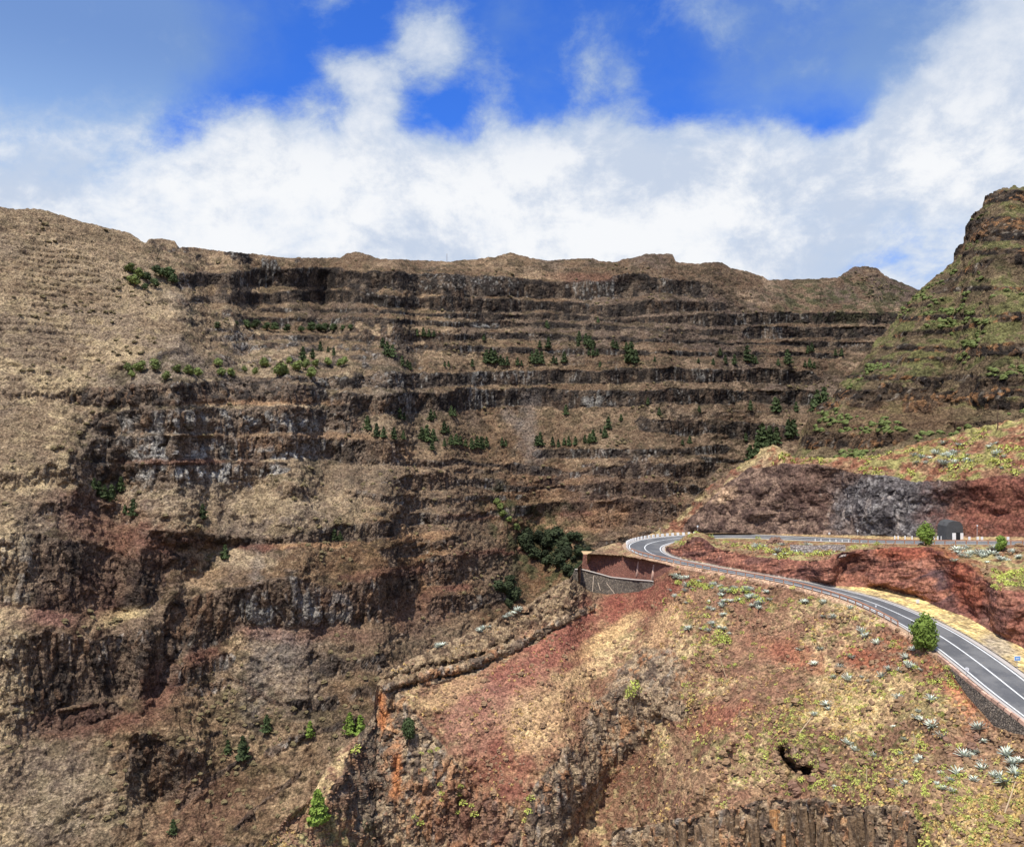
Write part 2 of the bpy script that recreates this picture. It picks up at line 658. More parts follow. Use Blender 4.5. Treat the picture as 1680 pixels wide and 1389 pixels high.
def proj(p):
    p = np.asarray(p)
    return np.stack([CX + F * p[..., 0] / p[..., 1], HY - F * (p[..., 2] - CAMZ) / p[..., 1], p[..., 1]], -1)


rpx = proj(road_c)
i_hair = int(np.argmin(rpx[:, 0]))
sarc = (np.arange(len(road_c)) - i_hair) * 0.8          # arc length from the tip of the bend
halfw = 3.15 + 0.75 * np.exp(-(sarc / 22.0) ** 2)
bank = np.interp(sarc, [-140, -95, -70, -45, -20, 0, 20, 45, 80], [-.015, -.015, .02, .07, .085, .08, .06, .05, .03])   # rise per metre to the outer side


def road_off(o, dz=0.0):
    """line along the road, o metres left of the centre (array or scalar)"""
    o = np.broadcast_to(o, sarc.shape)
    p = road_c + side * o[:, None]
    p = p.copy()
    p[:, 2] += bank * o + dz
    return p


# ================================================================== VALLEY SIDE AND FAR CLIFF (sheet A)
CREST = [(-200, 330), (-60, 335), (0, 339), (20, 343), (67, 343), (100, 353), (133, 363), (180, 374), (213, 382), (232, 396), (240, 399), (244, 393), (262, 391), (287, 395), (294, 406),
         (317, 406), (367, 412), (433, 418), (473, 423), (557, 423), (566, 417), (580, 413), (600, 416), (617, 424), (733, 429), (783, 425), (815, 421), (837, 414), (853, 418),
         (873, 424), (900, 427), (973, 423), (984, 429), (1010, 430), (1020, 426), (1052, 420), (1060, 416), (1103, 417), (1109, 430), (1149, 433), (1158, 430), (1184, 430), (1196, 438), (1225, 445),
         (1250, 453), (1258, 459), (1312, 458), (1374, 456), (1390, 445), (1402, 437), (1437, 439), (1452, 453), (1487, 467), (1507, 475), (1560, 480), (1700, 470)]
ABOT = [(-200, 1470), (330, 1470), (430, 1450), (520, 1400), (580, 1300), (620, 1190), (700, 1130), (800, 1085), (863, 1050), (940, 1000), (1000, 960), (1060, 930), (1110, 900), (1180, 850), (1300, 790), (1400, 740), (1560, 660), (1700, 600)]
px = np.concatenate([np.arange(-180, 0, 4.0), np.arange(0, 1520, 1.55), np.arange(1520, 1660, 4.0)])
top = ip(px, CREST) + 1.0 * fbm(px / 5., px * 0, px * 0 + 2, 3, 3, .7)
bot = ip(px, ABOT)
d0 = ip(px, [(-200, 240), (0, 254), (120, 262), (200, 268), (300, 276), (400, 282), (500, 290), (580, 306), (620, 328), (700, 375), (800, 415), (900, 445), (1000, 465), (1110, 490), (1300, 545), (1400, 575), (1560, 620), (1700, 650)])
dtop = ip(px, [(-200, 415), (0, 440), (120, 460), (200, 480), (260, 498), (320, 518), (450, 556), (640, 600), (900, 640), (1105, 645), (1200, 668), (1260, 690), (1400, 715), (1560, 735), (1700, 740)])
A = Sheet(px, top, bot, 600, 'bot', d0)
X_, Y_ = A.PX, A.PY
A.strata = .80 - .35 * sstep(A.PX, 560, 760) * (1 - sstep(A.PY, 690, 760))
# smoother, grassed left slope: only faint terraces
left_sm = sstep(-(X_ - ip(Y_, [(330, 250), (400, 240), (480, 270), (560, 300), (620, 160), (660, 90), (700, 130), (800, 110), (860, 40)])), -25, 25)
A.strata = A.strata * (1 - 0.8 * left_sm)
# talus aprons
for (cx, cy, rx, ry, rot) in [(760, 700, 180, 22, 0), (330, 830, 150, 35, 3), (450, 1120, 150, 80, 10), (90, 1310, 150, 85, -5), (560, 920, 90, 22, 0), (860, 740, 45, 60, 0)]:
    m = A.ell(cx, cy, rx, ry, rot)
    A.strata = A.strata * (1 - .85 * m)
    A.setang(m, 34)
m = A.ell(470, 575, 170, 45, 0, .5, .2)
A.setang(m, 19)
A.setang(A.ell(300, 520, 60, 90, 0, .5, .2), 26)
# ---- named cliffs, top edge / bottom edge
CL = []
def K(*a, **k):
    m = A.cliff(*a, **k)
    CL.append(m)
    return m
# far wall, upper storeys
K([(286, 456), (330, 446), (440, 443), (560, 440), (640, 447), (700, 450), (800, 455), (900, 460), (935, 466), (1000, 452), (1060, 450), (1168, 466)],
  [(286, 478), (330, 470), (500, 470), (640, 472), (700, 483), (800, 486), (900, 488), (1000, 491), (1060, 485), (1168, 487)], gap=.25)
K([(310, 484), (500, 478), (560, 476), (640, 483), (700, 488), (800, 491), (900, 493), (1000, 499), (1100, 490), (1196, 497)],
  [(310, 497), (500, 497), (600, 495), (640, 505), (700, 508), (800, 512), (900, 512), (1000, 519), (1100, 511), (1196, 512)], gap=.2)
K([(420, 505), (600, 506), (700, 513), (800, 515), (900, 516), (1000, 522), (1100, 515), (1222, 516)],
  [(420, 511), (600, 512), (700, 520), (800, 525), (900, 523), (1000, 530), (1100, 533), (1222, 534)], gap=.4)
K([(1190, 516), (1300, 513), (1480, 512)], [(1190, 533), (1300, 531), (1480, 530)])
K([(1215, 537), (1300, 536), (1460, 534)], [(1215, 554), (1300, 555), (1460, 552)], gap=.2)
K([(400, 520), (640, 522), (760, 528), (900, 528), (1000, 534), (1200, 541)], [(400, 525), (640, 530), (760, 538), (900, 538), (1000, 541), (1200, 550)], gap=.6, jt=2)
K([(340, 552), (450, 550), (600, 552), (700, 550), (800, 547), (900, 548), (1000, 551), (1200, 560), (1440, 562)], [(340, 558), (450, 558), (600, 560), (700, 558), (800, 556), (900, 558), (1000, 560), (1200, 566), (1440, 570)], gap=.6, jt=2)
K([(620, 568), (760, 566), (900, 572), (1100, 575), (1400, 580)], [(620, 576), (760, 575), (900, 580), (1100, 582), (1400, 588)], gap=.8, jt=2)
# lower storeys of the far wall
K([(515, 621), (600, 616), (700, 613), (800, 610), (900, 607), (1000, 607), (1100, 602), (1200, 604), (1345, 610)],
  [(515, 638), (600, 636), (660, 638), (780, 634), (860, 631), (1000, 630), (1100, 626), (1200, 628), (1345, 634)], gap=.15)
K([(535, 646), (620, 645), (700, 640), (800, 637), (900, 638), (1000, 640), (1100, 636), (1360, 640)],
  [(535, 672), (600, 675), (640, 683), (700, 676), (800, 671), (860, 664), (920, 670), (1000, 668), (1100, 661), (1360, 664)], gap=.2, jb=5)
K([(870, 737), (1020, 736), (1200, 728)], [(870, 751), (1020, 748), (1200, 745)], gap=.3)
K([(1040, 688), (1150, 694), (1300, 700)], [(1040, 704), (1150, 716), (1300, 724)], gap=.5, jt=6)
K([(640, 756), (760, 752), (880, 768), (1030, 766), (1180, 760)], [(640, 768), (760, 766), (880, 782), (1030, 784), (1180, 780)], gap=.7, jt=5, jb=5)
K([(620, 780), (700, 778), (860, 795), (1150, 792)], [(620, 800), (700, 802), (860, 808), (1150, 815)], gap=.8, jt=6, jb=6)
K([(640, 838), (740, 846), (840, 830), (1020, 818), (1120, 822)], [(640, 862), (740, 856), (840, 842), (1020, 838), (1120, 850)], gap=.5, jt=5, jb=5)
# near spur on the left centre
K([(-120, 640), (90, 643), (160, 635), (220, 630), (330, 628), (400, 622), (440, 620), (480, 629), (540, 638)],
  [(-120, 648), (90, 651), (130, 664), (200, 667), (330, 661), (430, 658), (540, 664)])
K([(140, 688), (165, 678), (200, 674), (260, 671), (330, 670), (400, 669), (480, 666), (550, 675), (600, 690)],
  [(140, 712), (165, 712), (200, 712), (260, 711), (330, 710), (400, 711), (480, 709), (550, 706), (600, 712)])
K([(138, 722), (200, 717), (300, 717), (400, 717), (480, 715), (560, 722), (668, 726)], [(138, 756), (200, 756), (300, 752), (400, 752), (500, 752), (560, 758), (668, 762)])
K([(145, 764), (215, 762), (330, 760), (480, 758)], [(145, 790), (215, 795), (330, 793), (480, 772)], jb=4)
K([(225, 868), (270, 870), (330, 870), (400, 884), (450, 880), (560, 860), (640, 856), (660, 850)], [(225, 880), (270, 893), (330, 905), (400, 894), (450, 890), (560, 888), (640, 880), (660, 875)], gap=.15)
K([(262, 1000), (290, 985), (350, 966), (400, 962), (440, 950), (480, 946), (560, 974), (610, 958)], [(262, 1090), (290, 1085), (370, 1048), (410, 1022), (470, 1030), (545, 1028), (610, 1022)], ang=82)
K([(606, 955), (640, 936), (690, 930)], [(606, 1015), (640, 1008), (690, 990)])
K([(690, 915), (760, 908), (830, 902)], [(690, 962), (760, 958), (830, 920)], gap=.2)
K([(620, 900), (680, 898), (760, 878)], [(620, 912), (680, 912), (760, 892)], gap=.3)
K([(255, 1100), (290, 1090), (390, 1070)], [(255, 1130), (290, 1122), (390, 1092)], jt=5, jb=5)
# left buttress
K([(-120, 775), (0, 778), (60, 770), (140, 752)], [(-120, 800), (0, 805), (60, 800), (140, 782)], gap=.4, jt=5)
K([(-120, 870), (0, 873), (60, 876), (130, 885), (215, 915), (275, 930)], [(-120, 990), (0, 988), (60, 1000), (130, 998), (215, 1000), (275, 975)], ang=74, jt=6, jb=6)
K([(-120, 1050), (0, 1046), (80, 1040), (150, 1048), (250, 1030), (262, 1010)], [(-120, 1160), (0, 1160), (80, 1168), (150, 1150), (250, 1132), (262, 1120)], ang=78, jt=6, jb=6)
K([(-120, 1176), (0, 1172), (100, 1166), (200, 1150)], [(-120, 1208), (0, 1206), (100, 1200), (200, 1175)], ang=60)
K([(205, 1215), (240, 1195), (300, 1230), (345, 1235)], [(205, 1330), (240, 1322), (300, 1290), (345, 1250)], ang=80, jt=8, jb=8)
K([(280, 1330), (340, 1280), (420, 1225)], [(280, 1345), (340, 1292), (420, 1233)], ang=70, jt=6)
K([(380, 1360), (430, 1310), (500, 1260)], [(380, 1372), (430, 1320), (500, 1268)], ang=70, jt=6)
K([(500, 1060), (560, 1075), (640, 1070)], [(500, 1090), (560, 1110), (640, 1105)], gap=.4, jt=8, jb=8, ang=65)
K([(560, 800), (640, 812), (720, 820)], [(560, 812), (640, 830), (720, 834)], gap=.4, jt=6, jb=6)
K([(700, 985), (780, 975), (850, 960)], [(700, 1015), (780, 1000), (850, 985)], gap=.4, jt=8, jb=8)
K([(300, 1130), (380, 1110), (470, 1150), (560, 1140)], [(300, 1150), (380, 1124), (470, 1166), (560, 1160)], gap=.6, jt=8, jb=8, ang=65)
K([(430, 1230), (520, 1190), (600, 1170)], [(430, 1246), (520, 1204), (600, 1190)], gap=.6, jt=8, jb=8, ang=65)
K([(225, 905), (275, 900), (320, 925)], [(225, 935), (275, 930), (320, 938)], jt=6, jb=6)
K([(60, 830), (140, 815), (230, 850)], [(60, 842), (140, 835), (230, 866)], gap=.3, jt=8, jb=6, ang=65)
A.solve(dtop)
A.smooth(5.0, .4, 9.0, 60)
keepd = A.d.copy()
A.smooth(26.0, 1.0)
A.d = keepd * (1 - .85 * left_sm) + A.d * .85 * left_sm

# broad relief along the walls: bays, ribs and gullies (real offsets in depth)
Xw = (A.PX - CX) / F * A.d
Zw = (HY - A.PY) / F * A.d
rel = 8 * fbm(Xw / 70., Zw / 150., A.d / 200., 3, 41) + 4.0 * (np.abs(fbm(Xw / 26., Zw / 45., A.d / 60., 3, 43)) - .35) * (0.6 + .6 * A.C)
rel = rel * (1 - .75 * left_sm)
# bay behind the left ridge, gully right of the spur, cleft right of the buttress
rel = rel + 9 * A.ell(200, 745, 65, 85, 0, .5, .1) + 5 * A.ell(655, 600, 30, 120, -20, .6, .25) + 6 * A.ell(285, 1050, 22, 120, 20, .6, .25)
rel = rel - 22 * A.ell(320, 740, 150, 120, 0, .7, .1) - 6 * A.ell(330, 560, 60, 90, 15, .6, .2) + 9 * A.ell(252, 1265, 34, 70, -10, .6, .25) + 14 * A.ell(870, 920, 40, 90, 20, .6, .1)
rel = rel - 12 * A.ell(715, 540, 80, 200, 0, .9, .1)
comp = np.interp(px, [300, 340, 370, 400, 440, 500, 560, 620, 700, 780, 880], [0, 6, 18, 30, 30, 27, 20, 15, 14, 8, 0])[None]
rel = rel - comp * sstep(A.PY, 540, 650) * (1 - sstep(A.PY, 900, 1330))
rel = rel * sstep(A.PY, (top + 2)[None], (top + 45)[None])
A.d = A.d + rel
A.smooth(1.2, .5)
A.world()
n = A.normals(2.0)
hz = n.copy(); hz[..., 2] *= 0.15
hz /= np.linalg.norm(hz, axis=-1, keepdims=True)
Cb = blur(blur(A.C, 1.2, 0), 1.2, 1)
x, y, z = A.X, A.Y, A.Z
near = 1 - sstep(A.d, 300, 480)              # more fine relief where it is close
f1, f2, cid = worley(x / 3.6, y / 3.6, z / 17., 51)
g1, g2, cid2 = worley(x / 1.9 + 9, y / 1.9, z / 5.5, 52)
col_d = 2.2 * (cid - .5) + 1.7 * np.clip(f2 - f1, 0, .5) + 1.1 * (cid2 - .5) + .8 * np.clip(g2 - g1, 0, .5) - .8
k1, k2, cid4 = worley(x / 1.0, y / 1.0, z / 1.6, 53)
col_d = col_d + .8 * (cid4 - .5)
cr = .25 + .75 * sstep(A.PY, (A.top + 1)[None], (A.top + 14)[None])
A.push(hz, cr * col_d * Cb * (1.0 - .45 * sstep(A.d, 430, 560)))
s1 = fbm(x / 9., y / 9., z / 6., 5, 61, .6)
s2 = fbm(x / 3., y / 3., z / 2., 3, 62, .6)
h1, h2, cid3 = worley(x / 3.2, y / 3.2, z / 2.2, 63)
lump = np.clip(.75 - h1, 0, 1) * (cid3 > .45)
s3 = vnoise(x / 1.3, y / 1.3, z / 1.1, 66)
A.push(n, cr * (1 - Cb) * (1.0 * s1 + .65 * s2 + .3 * s3 + 1.2 * lump * (1 - .4 * left_sm)) + Cb * .5 * s1)
tm = np.clip(A.ell(105, 440, 85, 55, 10, .6, .25) + .6 * A.ell(60, 560, 120, 60, 0, .6, .4), 0, 1)
saw = (A.Z + 1.2 * vnoise(A.X / 14., A.Y / 14., 0 * A.Z, 87)) / 3.4
saw = saw - np.floor(saw)
A.push(hz, tm * 1.5 * (sstep(saw, 0, .18) - saw))

# ---- colours
tan_l = C3((174, 150, 116)); tan_d = C3((128, 106, 80)); scrub = C3((84, 75, 52)); grey = C3((116, 104, 93))
rock_d = C3((68, 60, 54)); rock_m = C3((122, 104, 86)); rock_o = C3((122, 94, 70)); pale = C3((186, 180, 168)); red = C3((118, 78, 62)); pink = C3((152, 110, 94)); orange = C3((170, 128, 88))
w1 = fbm(x / 26., y / 26., z / 14., 4, 71)
w2 = fbm(x / 6., y / 6., z / 4., 4, 72)
w3 = fbm(x / 55., y / 55., z / 40., 3, 73)
col = lerp(np.broadcast_to(tan_d, x.shape + (3,)), tan_l, sstep(w1 * .6 + w2 * .5, -.35, .45))
col = lerp(col, grey, sstep(w3 + .3 * w2, .0, .5) * .6)
col = lerp(col, scrub, sstep(w2 + .5 * lump, .12, .45) * .7)
# far wall darkened and greyed in its colour, standing in for cloud shadow
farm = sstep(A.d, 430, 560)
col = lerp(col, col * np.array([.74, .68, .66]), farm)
col = lerp(col, col * np.array([.84, .84, .90]), farm * sstep(A.PX, 850, 1200))  # centre and right dimmed further: cloud shade put into the colour
warm = A.ell(760, 860, 190, 160, 0, .5, .2)
col = lerp(col, col * np.array([.80, .68, .60]), warm)
rk = lerp(np.broadcast_to(rock_m, x.shape + (3,)), rock_d, sstep(cid * .7 + .5 * w2 + .3 * farm, .2, .75))
rk = lerp(rk, rock_o, sstep(cid2 + .6 * w1, .75, 1.15) * .75 * (1 - .5 * farm))
strk = sstep(vnoise(x / 1.0, y / 1.0, z / 9., 75) + .6 * vnoise(x / 14., y / 14., z / 30., 76), .5, .95)
rk = lerp(rk, pale, strk * .5)
rk = lerp(rk, C3((40, 37, 36)), sstep(np.clip(.16 - (f2 - f1), 0, 1), .02, .12) * .4)
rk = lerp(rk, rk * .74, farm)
w6 = vnoise(x / 1.7, y / 1.7, z / 1.3, 77) + .6 * w2
w7 = vnoise(x / 1.2, y / 1.2, z / 1.0, 78)
col = lerp(col, C3((74, 62, 50)), sstep(w6, .35, .75) * (.5 + .25 * (1 - left_sm)) * (1 - .6 * farm))
col = lerp(col, C3((190, 168, 134)), sstep(w7 - .3 * w2, .45, .8) * .4 * (1 - .6 * farm))
# the lower gorge is browner rock, with gorge shade also darkened into the colour
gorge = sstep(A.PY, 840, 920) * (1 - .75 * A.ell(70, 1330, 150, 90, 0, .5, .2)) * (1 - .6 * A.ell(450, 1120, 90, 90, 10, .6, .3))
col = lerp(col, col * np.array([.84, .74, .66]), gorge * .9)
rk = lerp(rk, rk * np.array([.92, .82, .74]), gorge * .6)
# pale faces in the bay of the near spur
for (cx, cy, rx, ry, s_) in [(330, 695, 130, 20, .5), (470, 700, 90, 18, .5), (300, 742, 70, 12, .8), (330, 780, 115, 13, .9), (480, 742, 45, 12, .95), (235, 730, 28, 18, .5), (405, 775, 60, 14, .7), (530, 1000, 45, 30, .45), (20, 930, 40, 45, .5), (10, 1090, 30, 40, .45), (865, 620, 12, 12, .5), (790, 622, 6, 10, .8), (800, 534, 20, 3, .8), (980, 655, 25, 12, .5), (425, 1000, 30, 28, .5)]:
    m = A.ell(cx, cy, rx, ry, 0, .5, .4, 14) * sstep(w2 + (cid - .5) * 1.3 + .35, .2, .6)
    rk = lerp(rk, pale * .92, m * s_)
col = lerp(col, rk, np.clip(sstep(Cb, .28, .5), 0, 1))
# red palaeosol bands, orange and pink banks
for (cx, cy, rx, ry, rot, cc, s_) in [(430, 660, 130, 5, 0, orange, .7), (560, 716, 70, 6, 2, orange, .6), (440, 715, 150, 6, 0, rock_o, .7), (300, 757, 90, 5, 0, red, .8), (430, 730, 40, 12, 0, orange, .5), (640, 742, 30, 14, 0, orange, .7),
                                      (430, 897, 45, 6, 0, red, .9), (520, 895, 70, 5, 0, orange, .7), (330, 890, 60, 8, 20, red, .6), (380, 915, 60, 14, 10, tan_l, .8), (60, 1010, 70, 12, 5, pink, .8), (20, 995, 30, 8, 0, pink, .8), (190, 1012, 45, 12, -15, C3((196, 170, 118)), .8),
                                      (120, 1000, 80, 40, 0, red, .35), (170, 850, 110, 45, 20, red, .6), (230, 900, 70, 40, 20, red, .45), (110, 1185, 130, 22, -4, red, .75), (260, 1130, 35, 45, 15, red, .75), (330, 1075, 35, 14, -20, red, .8), (450, 1040, 60, 12, 8, pink, .7), (550, 1040, 60, 14, 4, red, .75), (560, 980, 60, 16, 0, red, .3),
                                      (560, 1050, 130, 50, 0, rock_m, .35), (330, 1330, 80, 60, -35, red, .4), (170, 960, 40, 40, 0, red, .5), (690, 1000, 60, 30, -15, red, .55), (640, 940, 80, 10, -8, red, .5), (720, 930, 60, 8, -5, red, .5), (600, 780, 60, 50, 0, rock_m, .5), (720, 850, 60, 30, 0, rock_m, .5), (800, 920, 60, 60, 0, rock_m, .5), (820, 905, 70, 7, -4, red, .8), (740, 965, 35, 6, -4, red, .9), (770, 848, 50, 5, 0, red, .6), (700, 880, 50, 6, -4, orange, .5),
                                      (990, 845, 50, 22, -10, orange, .75), (940, 842, 40, 5, 0, red, .8), (1090, 840, 40, 20, -20, rock_o, .6), (740, 790, 100, 40, 0, rock_m, .4), (950, 455, 60, 8, 0, red, .5), (700, 720, 200, 30, 0, tan_d, .3), (1000, 815, 120, 60, 0, red, .25), (720, 1040, 60, 60, 0, rock_m, .4)]:
    m = A.ell(cx, cy, rx, ry, rot, .5, .35, 20) * s_
    col = lerp(col, cc, m * (.45 + .55 * (1 - Cb)))
# grey scree chutes
for (cx, cy, rx, ry, rot) in [(866, 705, 14, 52, 4), (840, 688, 10, 22, -35), (880, 745, 10, 24, -10), (420, 935, 10, 40, 5), (430, 1100, 22, 70, 8), (470, 1080, 40, 40, 0)]:
    col = lerp(col, C3((126, 115, 106)), A.ell(cx, cy, rx, ry, rot, .8, .6, 12) * .45)
col = lerp(col, tan_l * np.array([1.0, .97, .93]), A.ell(400, 832, 200, 40, 0, .6, .3, 18) * .5 * sstep(w2 + .4 * w7, -.5, .2))
col = lerp(col, tan_l * .95, A.ell(80, 1310, 150, 90, 0, .6, .3, 18) * .4 * sstep(w2 + .4 * w7, -.5, .2))
# straw patches on the left slope
st = left_sm * sstep(w1 * .5 + w2 * .6, -.15, .35) * sstep(A.PY, 380, 640)
col = lerp(col, C3((150, 126, 96)), left_sm * .5)
col = lerp(col, C3((192, 166, 122)), st * .6)
# greener gully by the pass on the right
gm = A.ell(1400, 495, 120, 35, 0, .6, .3) * sstep(w2, -.2, .2)
col = lerp(col, C3((78, 80, 50)), gm * .6)
gm = A.ell(830, 850, 25, 60, -25, .6, .3) + A.ell(900, 900, 75, 60, 25, .5, .2)
col = lerp(col, C3((70, 78, 44)), np.clip(gm, 0, 1) * .6 * sstep(w2, -.3, .1))
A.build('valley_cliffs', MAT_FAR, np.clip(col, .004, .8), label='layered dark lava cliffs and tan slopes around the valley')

# ================================================================== RIGHT PEAK (sheet B)
SIL = [(1270, 760), (1304, 739), (1312, 720), (1320, 694), (1328, 679), (1350, 662), (1370, 650), (1378, 630), (1390, 619), (1410, 598), (1429, 580), (1434, 564), (1450, 547), (1464, 533), (1476, 511), (1499, 487), (1514, 471),
       (1534, 455), (1549, 444), (1563, 430), (1569, 412), (1581, 398), (1585, 374), (1599, 351), (1612, 340), (1616, 323), (1631, 313), (1650, 309), (1662, 307), (1700, 305), (1780, 312), (1860, 330)]
px = np.concatenate([np.arange(1270, 1560, 1.6), np.arange(1560, 1625, .8), np.arange(1625, 1700, 1.6), np.arange(1700, 1860, 5.)])
top = ip(px, SIL) + 1.3 * fbm(px / 8., px * 0, px * 0 + 5, 3, 8)
bot = np.full(px.shape, 800.)
B = Sheet(px, top, bot, 330, 'bot', ip(px, [(1270, 350), (1330, 335), (1400, 318), (1500, 300), (1680, 275), (1860, 250)]))
B.strata[:] = .8
B.cliff([(1570, 362), (1640, 356), (1860, 358)], [(1570, 399), (1640, 396), (1860, 392)], ang=83)
B.cliff([(1600, 316), (1660, 312), (1860, 330)], [(1600, 336), (1660, 333), (1860, 340)], ang=82)
B.cliff([(1560, 414), (1600, 410), (1860, 404)], [(1560, 422), (1600, 419), (1860, 414)], gap=.5)
B.cliff([(1520, 474), (1600, 470), (1860, 460)], [(1520, 482), (1600, 479), (1860, 470)], gap=.7)
B.cliff([(1470, 520), (1600, 516), (1860, 505)], [(1470, 528), (1600, 524), (1860, 514)], gap=.6)
B.cliff([(1440, 566), (1600, 568), (1860, 560)], [(1440, 574), (1600, 583), (1860, 580)], gap=.4, jt=5)
B.cliff([(1385, 615), (1500, 618), (1860, 606)], [(1385, 622), (1500, 626), (1860, 616)], gap=.6)
B.cliff([(1366, 636), (1450, 636), (1545, 640), (1680, 636), (1860, 630)], [(1366, 659), (1450, 658), (1545, 660), (1680, 650), (1860, 645)], gap=.15, jt=4, jb=4)
B.cliff([(1310, 716), (1400, 712), (1500, 708)], [(1310, 742), (1400, 735), (1500, 722)], gap=.6, jt=8, jb=8, ang=60)
B.setang(1 - sstep(B.PY, 655, 690), 42)
B.solve(ip(px, [(1270, 360), (1304, 362), (1330, 368), (1390, 382), (1430, 392), (1500, 408), (1560, 420), (1640, 430), (1860, 440)]))
B.smooth(4.0, .4, 6.0, 60)
Xw = (B.PX - CX) / F * B.d
Zw = (HY - B.PY) / F * B.d
rel = 5 * fbm(Xw / 45., Zw / 90., B.d / 100., 3, 141) + 2.5 * (np.abs(fbm(Xw / 18., Zw / 60., B.d / 60., 3, 143)) - .35)
edge = (1 - sstep(B.PX - np.interp(B.PY, [q[1] for q in SIL[::-1] if q[1] >= 305 and q[0] <= 1700][0:], [q[0] for q in SIL[::-1] if q[1] >= 305 and q[0] <= 1700]), 0, 60))
B.d = B.d + rel * sstep(B.PY, (top + 2)[None], (top + 40)[None]) + 16 * edge ** 2
B.smooth(1.2, .5)
B.world()
n = B.normals(2.0)
hz = n.copy(); hz[..., 2] *= .15
hz /= np.linalg.norm(hz, axis=-1, keepdims=True)
Cb = blur(blur(B.C, 1.0, 0), 1.0, 1)
x, y, z = B.X, B.Y, B.Z
f1, f2, cid = worley(x / 3.0, y / 3.0, z / 12., 151)
g1, g2, cid2 = worley(x / 1.5, y / 1.5, z / 3.5, 152)
B.push(hz, (2.0 * (cid - .5) + 1.4 * np.clip(f2 - f1, 0, .5) + .9 * (cid2 - .5)) * Cb)
s1 = fbm(x / 7., y / 7., z / 4.5, 5, 161, .6)
h1, h2, cid3 = worley(x / 2.4, y / 2.4, z / 1.8, 163)
lump = np.clip(.75 - h1, 0, 1) * (cid3 > .4)
B.push(n, (1 - Cb) * (.9 * s1 + 1.2 * lump) + Cb * .4 * s1)
w1 = fbm(x / 18., y / 18., z / 10., 4, 171)
w2 = fbm(x / 4.5, y / 4.5, z / 3., 4, 172)
col = lerp(np.broadcast_to(C3((112, 94, 68)), x.shape + (3,)), C3((148, 126, 90)), sstep(w1 * .5 + w2 * .6, -.3, .4))
green = sstep(w2 + w1 * .8 + .6 * lump + .25 * B.ell(1540, 590, 150, 60, 0, .7, .2) - .25 * sstep(B.PY, 640, 680), .05, .42)
col = lerp(col, C3((104, 108, 54)), green * .75)
col = lerp(col, C3((62, 60, 38)), sstep(w2 - .6 * w1, .3, .6) * .6)
rk = lerp(np.broadcast_to(C3((92, 76, 60)), x.shape + (3,)), C3((50, 43, 38)), sstep(cid + .5 * w2, .25, .8))
rk = lerp(rk, C3((164, 116, 70)), sstep(cid2 + .5 * w1, .78, 1.1) * .7)
rk = lerp(rk, C3((170, 158, 140)), sstep(vnoise(x / 1.5, y / 1.5, z / 9., 175), .55, .9) * .5)
col = lerp(col, rk, sstep(Cb, .2, .6))
col = lerp(col, C3((120, 92, 66)), B.ell(1460, 690, 130, 28, -5, .5, .3) * .6)
B.build('rock_peak', MAT_FAR, np.clip(col * .82, .004, .8), label='steep rocky peak with green ledges and a capping cliff')

# ================================================================== HILL ABOVE THE UPPER ROAD (sheet C)
VERGE = 1.3
eo = road_off(halfw + VERGE, 0.02)
po = proj(eo)
up = po[i_hair + 6:]           # outer edge, beyond the tip = far side of the upper arm
HS = [(1050, 885), (1075, 872), (1090, 862), (1104, 855), (1120, 842), (1145, 818), (1157, 804), (1170, 795), (1200, 771), (1215, 764), (1234, 754), (1250, 737), (1258, 732), (1277, 732), (1290, 742), (1304, 750), (1335, 752), (1390, 750), (1448, 748), (1487, 732),
      (1545, 720), (1604, 704), (1639, 693), (1680, 687), (1740, 680), (1860, 668)]
px = np.concatenate([np.arange(1062, 1700, 1.5), np.arange(1700, 1860, 5.)])
bot = np.interp(px, up[:, 0], up[:, 1])
top = np.minimum(ip(px, HS) + 1.2 * fbm(px / 7., px * 0, px * 0 + 9, 3, 12), bot - 2)
Cc = Sheet(px, top, bot, 210, 'bot', np.interp(px, up[:, 0], up[:, 2]))
Cc.ang[:] = 31
Cc.setang(Cc.ell(1130, 850, 70, 40, -45, .5), 42)
foot = ip(px, [(1062, 876), (1105, 873), (1150, 873.5), (1230, 875), (1280, 876), (1400, 878), (1500, 881), (1680, 881), (1860, 881)])
apron = sstep(Cc.PY, (foot - 1)[None], (foot + 1)[None])
Cc.setang(apron, 9)
rimC = [(1120, 866), (1150, 835), (1185, 800), (1230, 768), (1281, 760), (1351, 764), (1390, 774), (1468, 782), (1506, 790), (1584, 788), (1639, 782), (1680, 780), (1860, 775)]
Cc.cliff(rimC, [(a, b) for a, b in zip([1120, 1150, 1230, 1280, 1400, 1500, 1680, 1860], [873, 873.5, 875, 876, 878, 881, 881, 881])], ang=72, jt=3, jb=1, soft=4)
Cc.solve()
Cc.smooth(2.0, .4, 5.0, 60)
Xw = (Cc.PX - CX) / F * Cc.d
rel = 2.4 * fbm(Xw / 16., Cc.PY / 70., Cc.d / 30., 4, 241) * sstep(Cc.PY, (bot - 4)[None], (bot - 30)[None])
rel = rel - 3.5 * Cc.ell(1200, 830, 60, 50, -30, .5, .2) + 3.0 * Cc.ell(1370, 820, 30, 50, 0, .6, .2) - 2.0 * Cc.ell(1440, 830, 30, 50, 0, .5, .2)
Cc.d = Cc.d + rel
Cc.smooth(1.0, .5)
Cc.world()
n = Cc.normals(1.5)
Cb = blur(blur(Cc.C, 1., 0), 1., 1)
x, y, z = Cc.X, Cc.Y, Cc.Z
f1, f2, cid = worley(x / 1.7, y / 1.7, z / 2.6, 251)
g1, g2, cid2 = worley(x / .8, y / .8, z / 1.1, 252)
smooth_red = Cc.ell(1650, 830, 110, 60, 0, .5, .25)
up0 = sstep(Cc.PY, (bot - 1)[None], (bot - 9)[None])
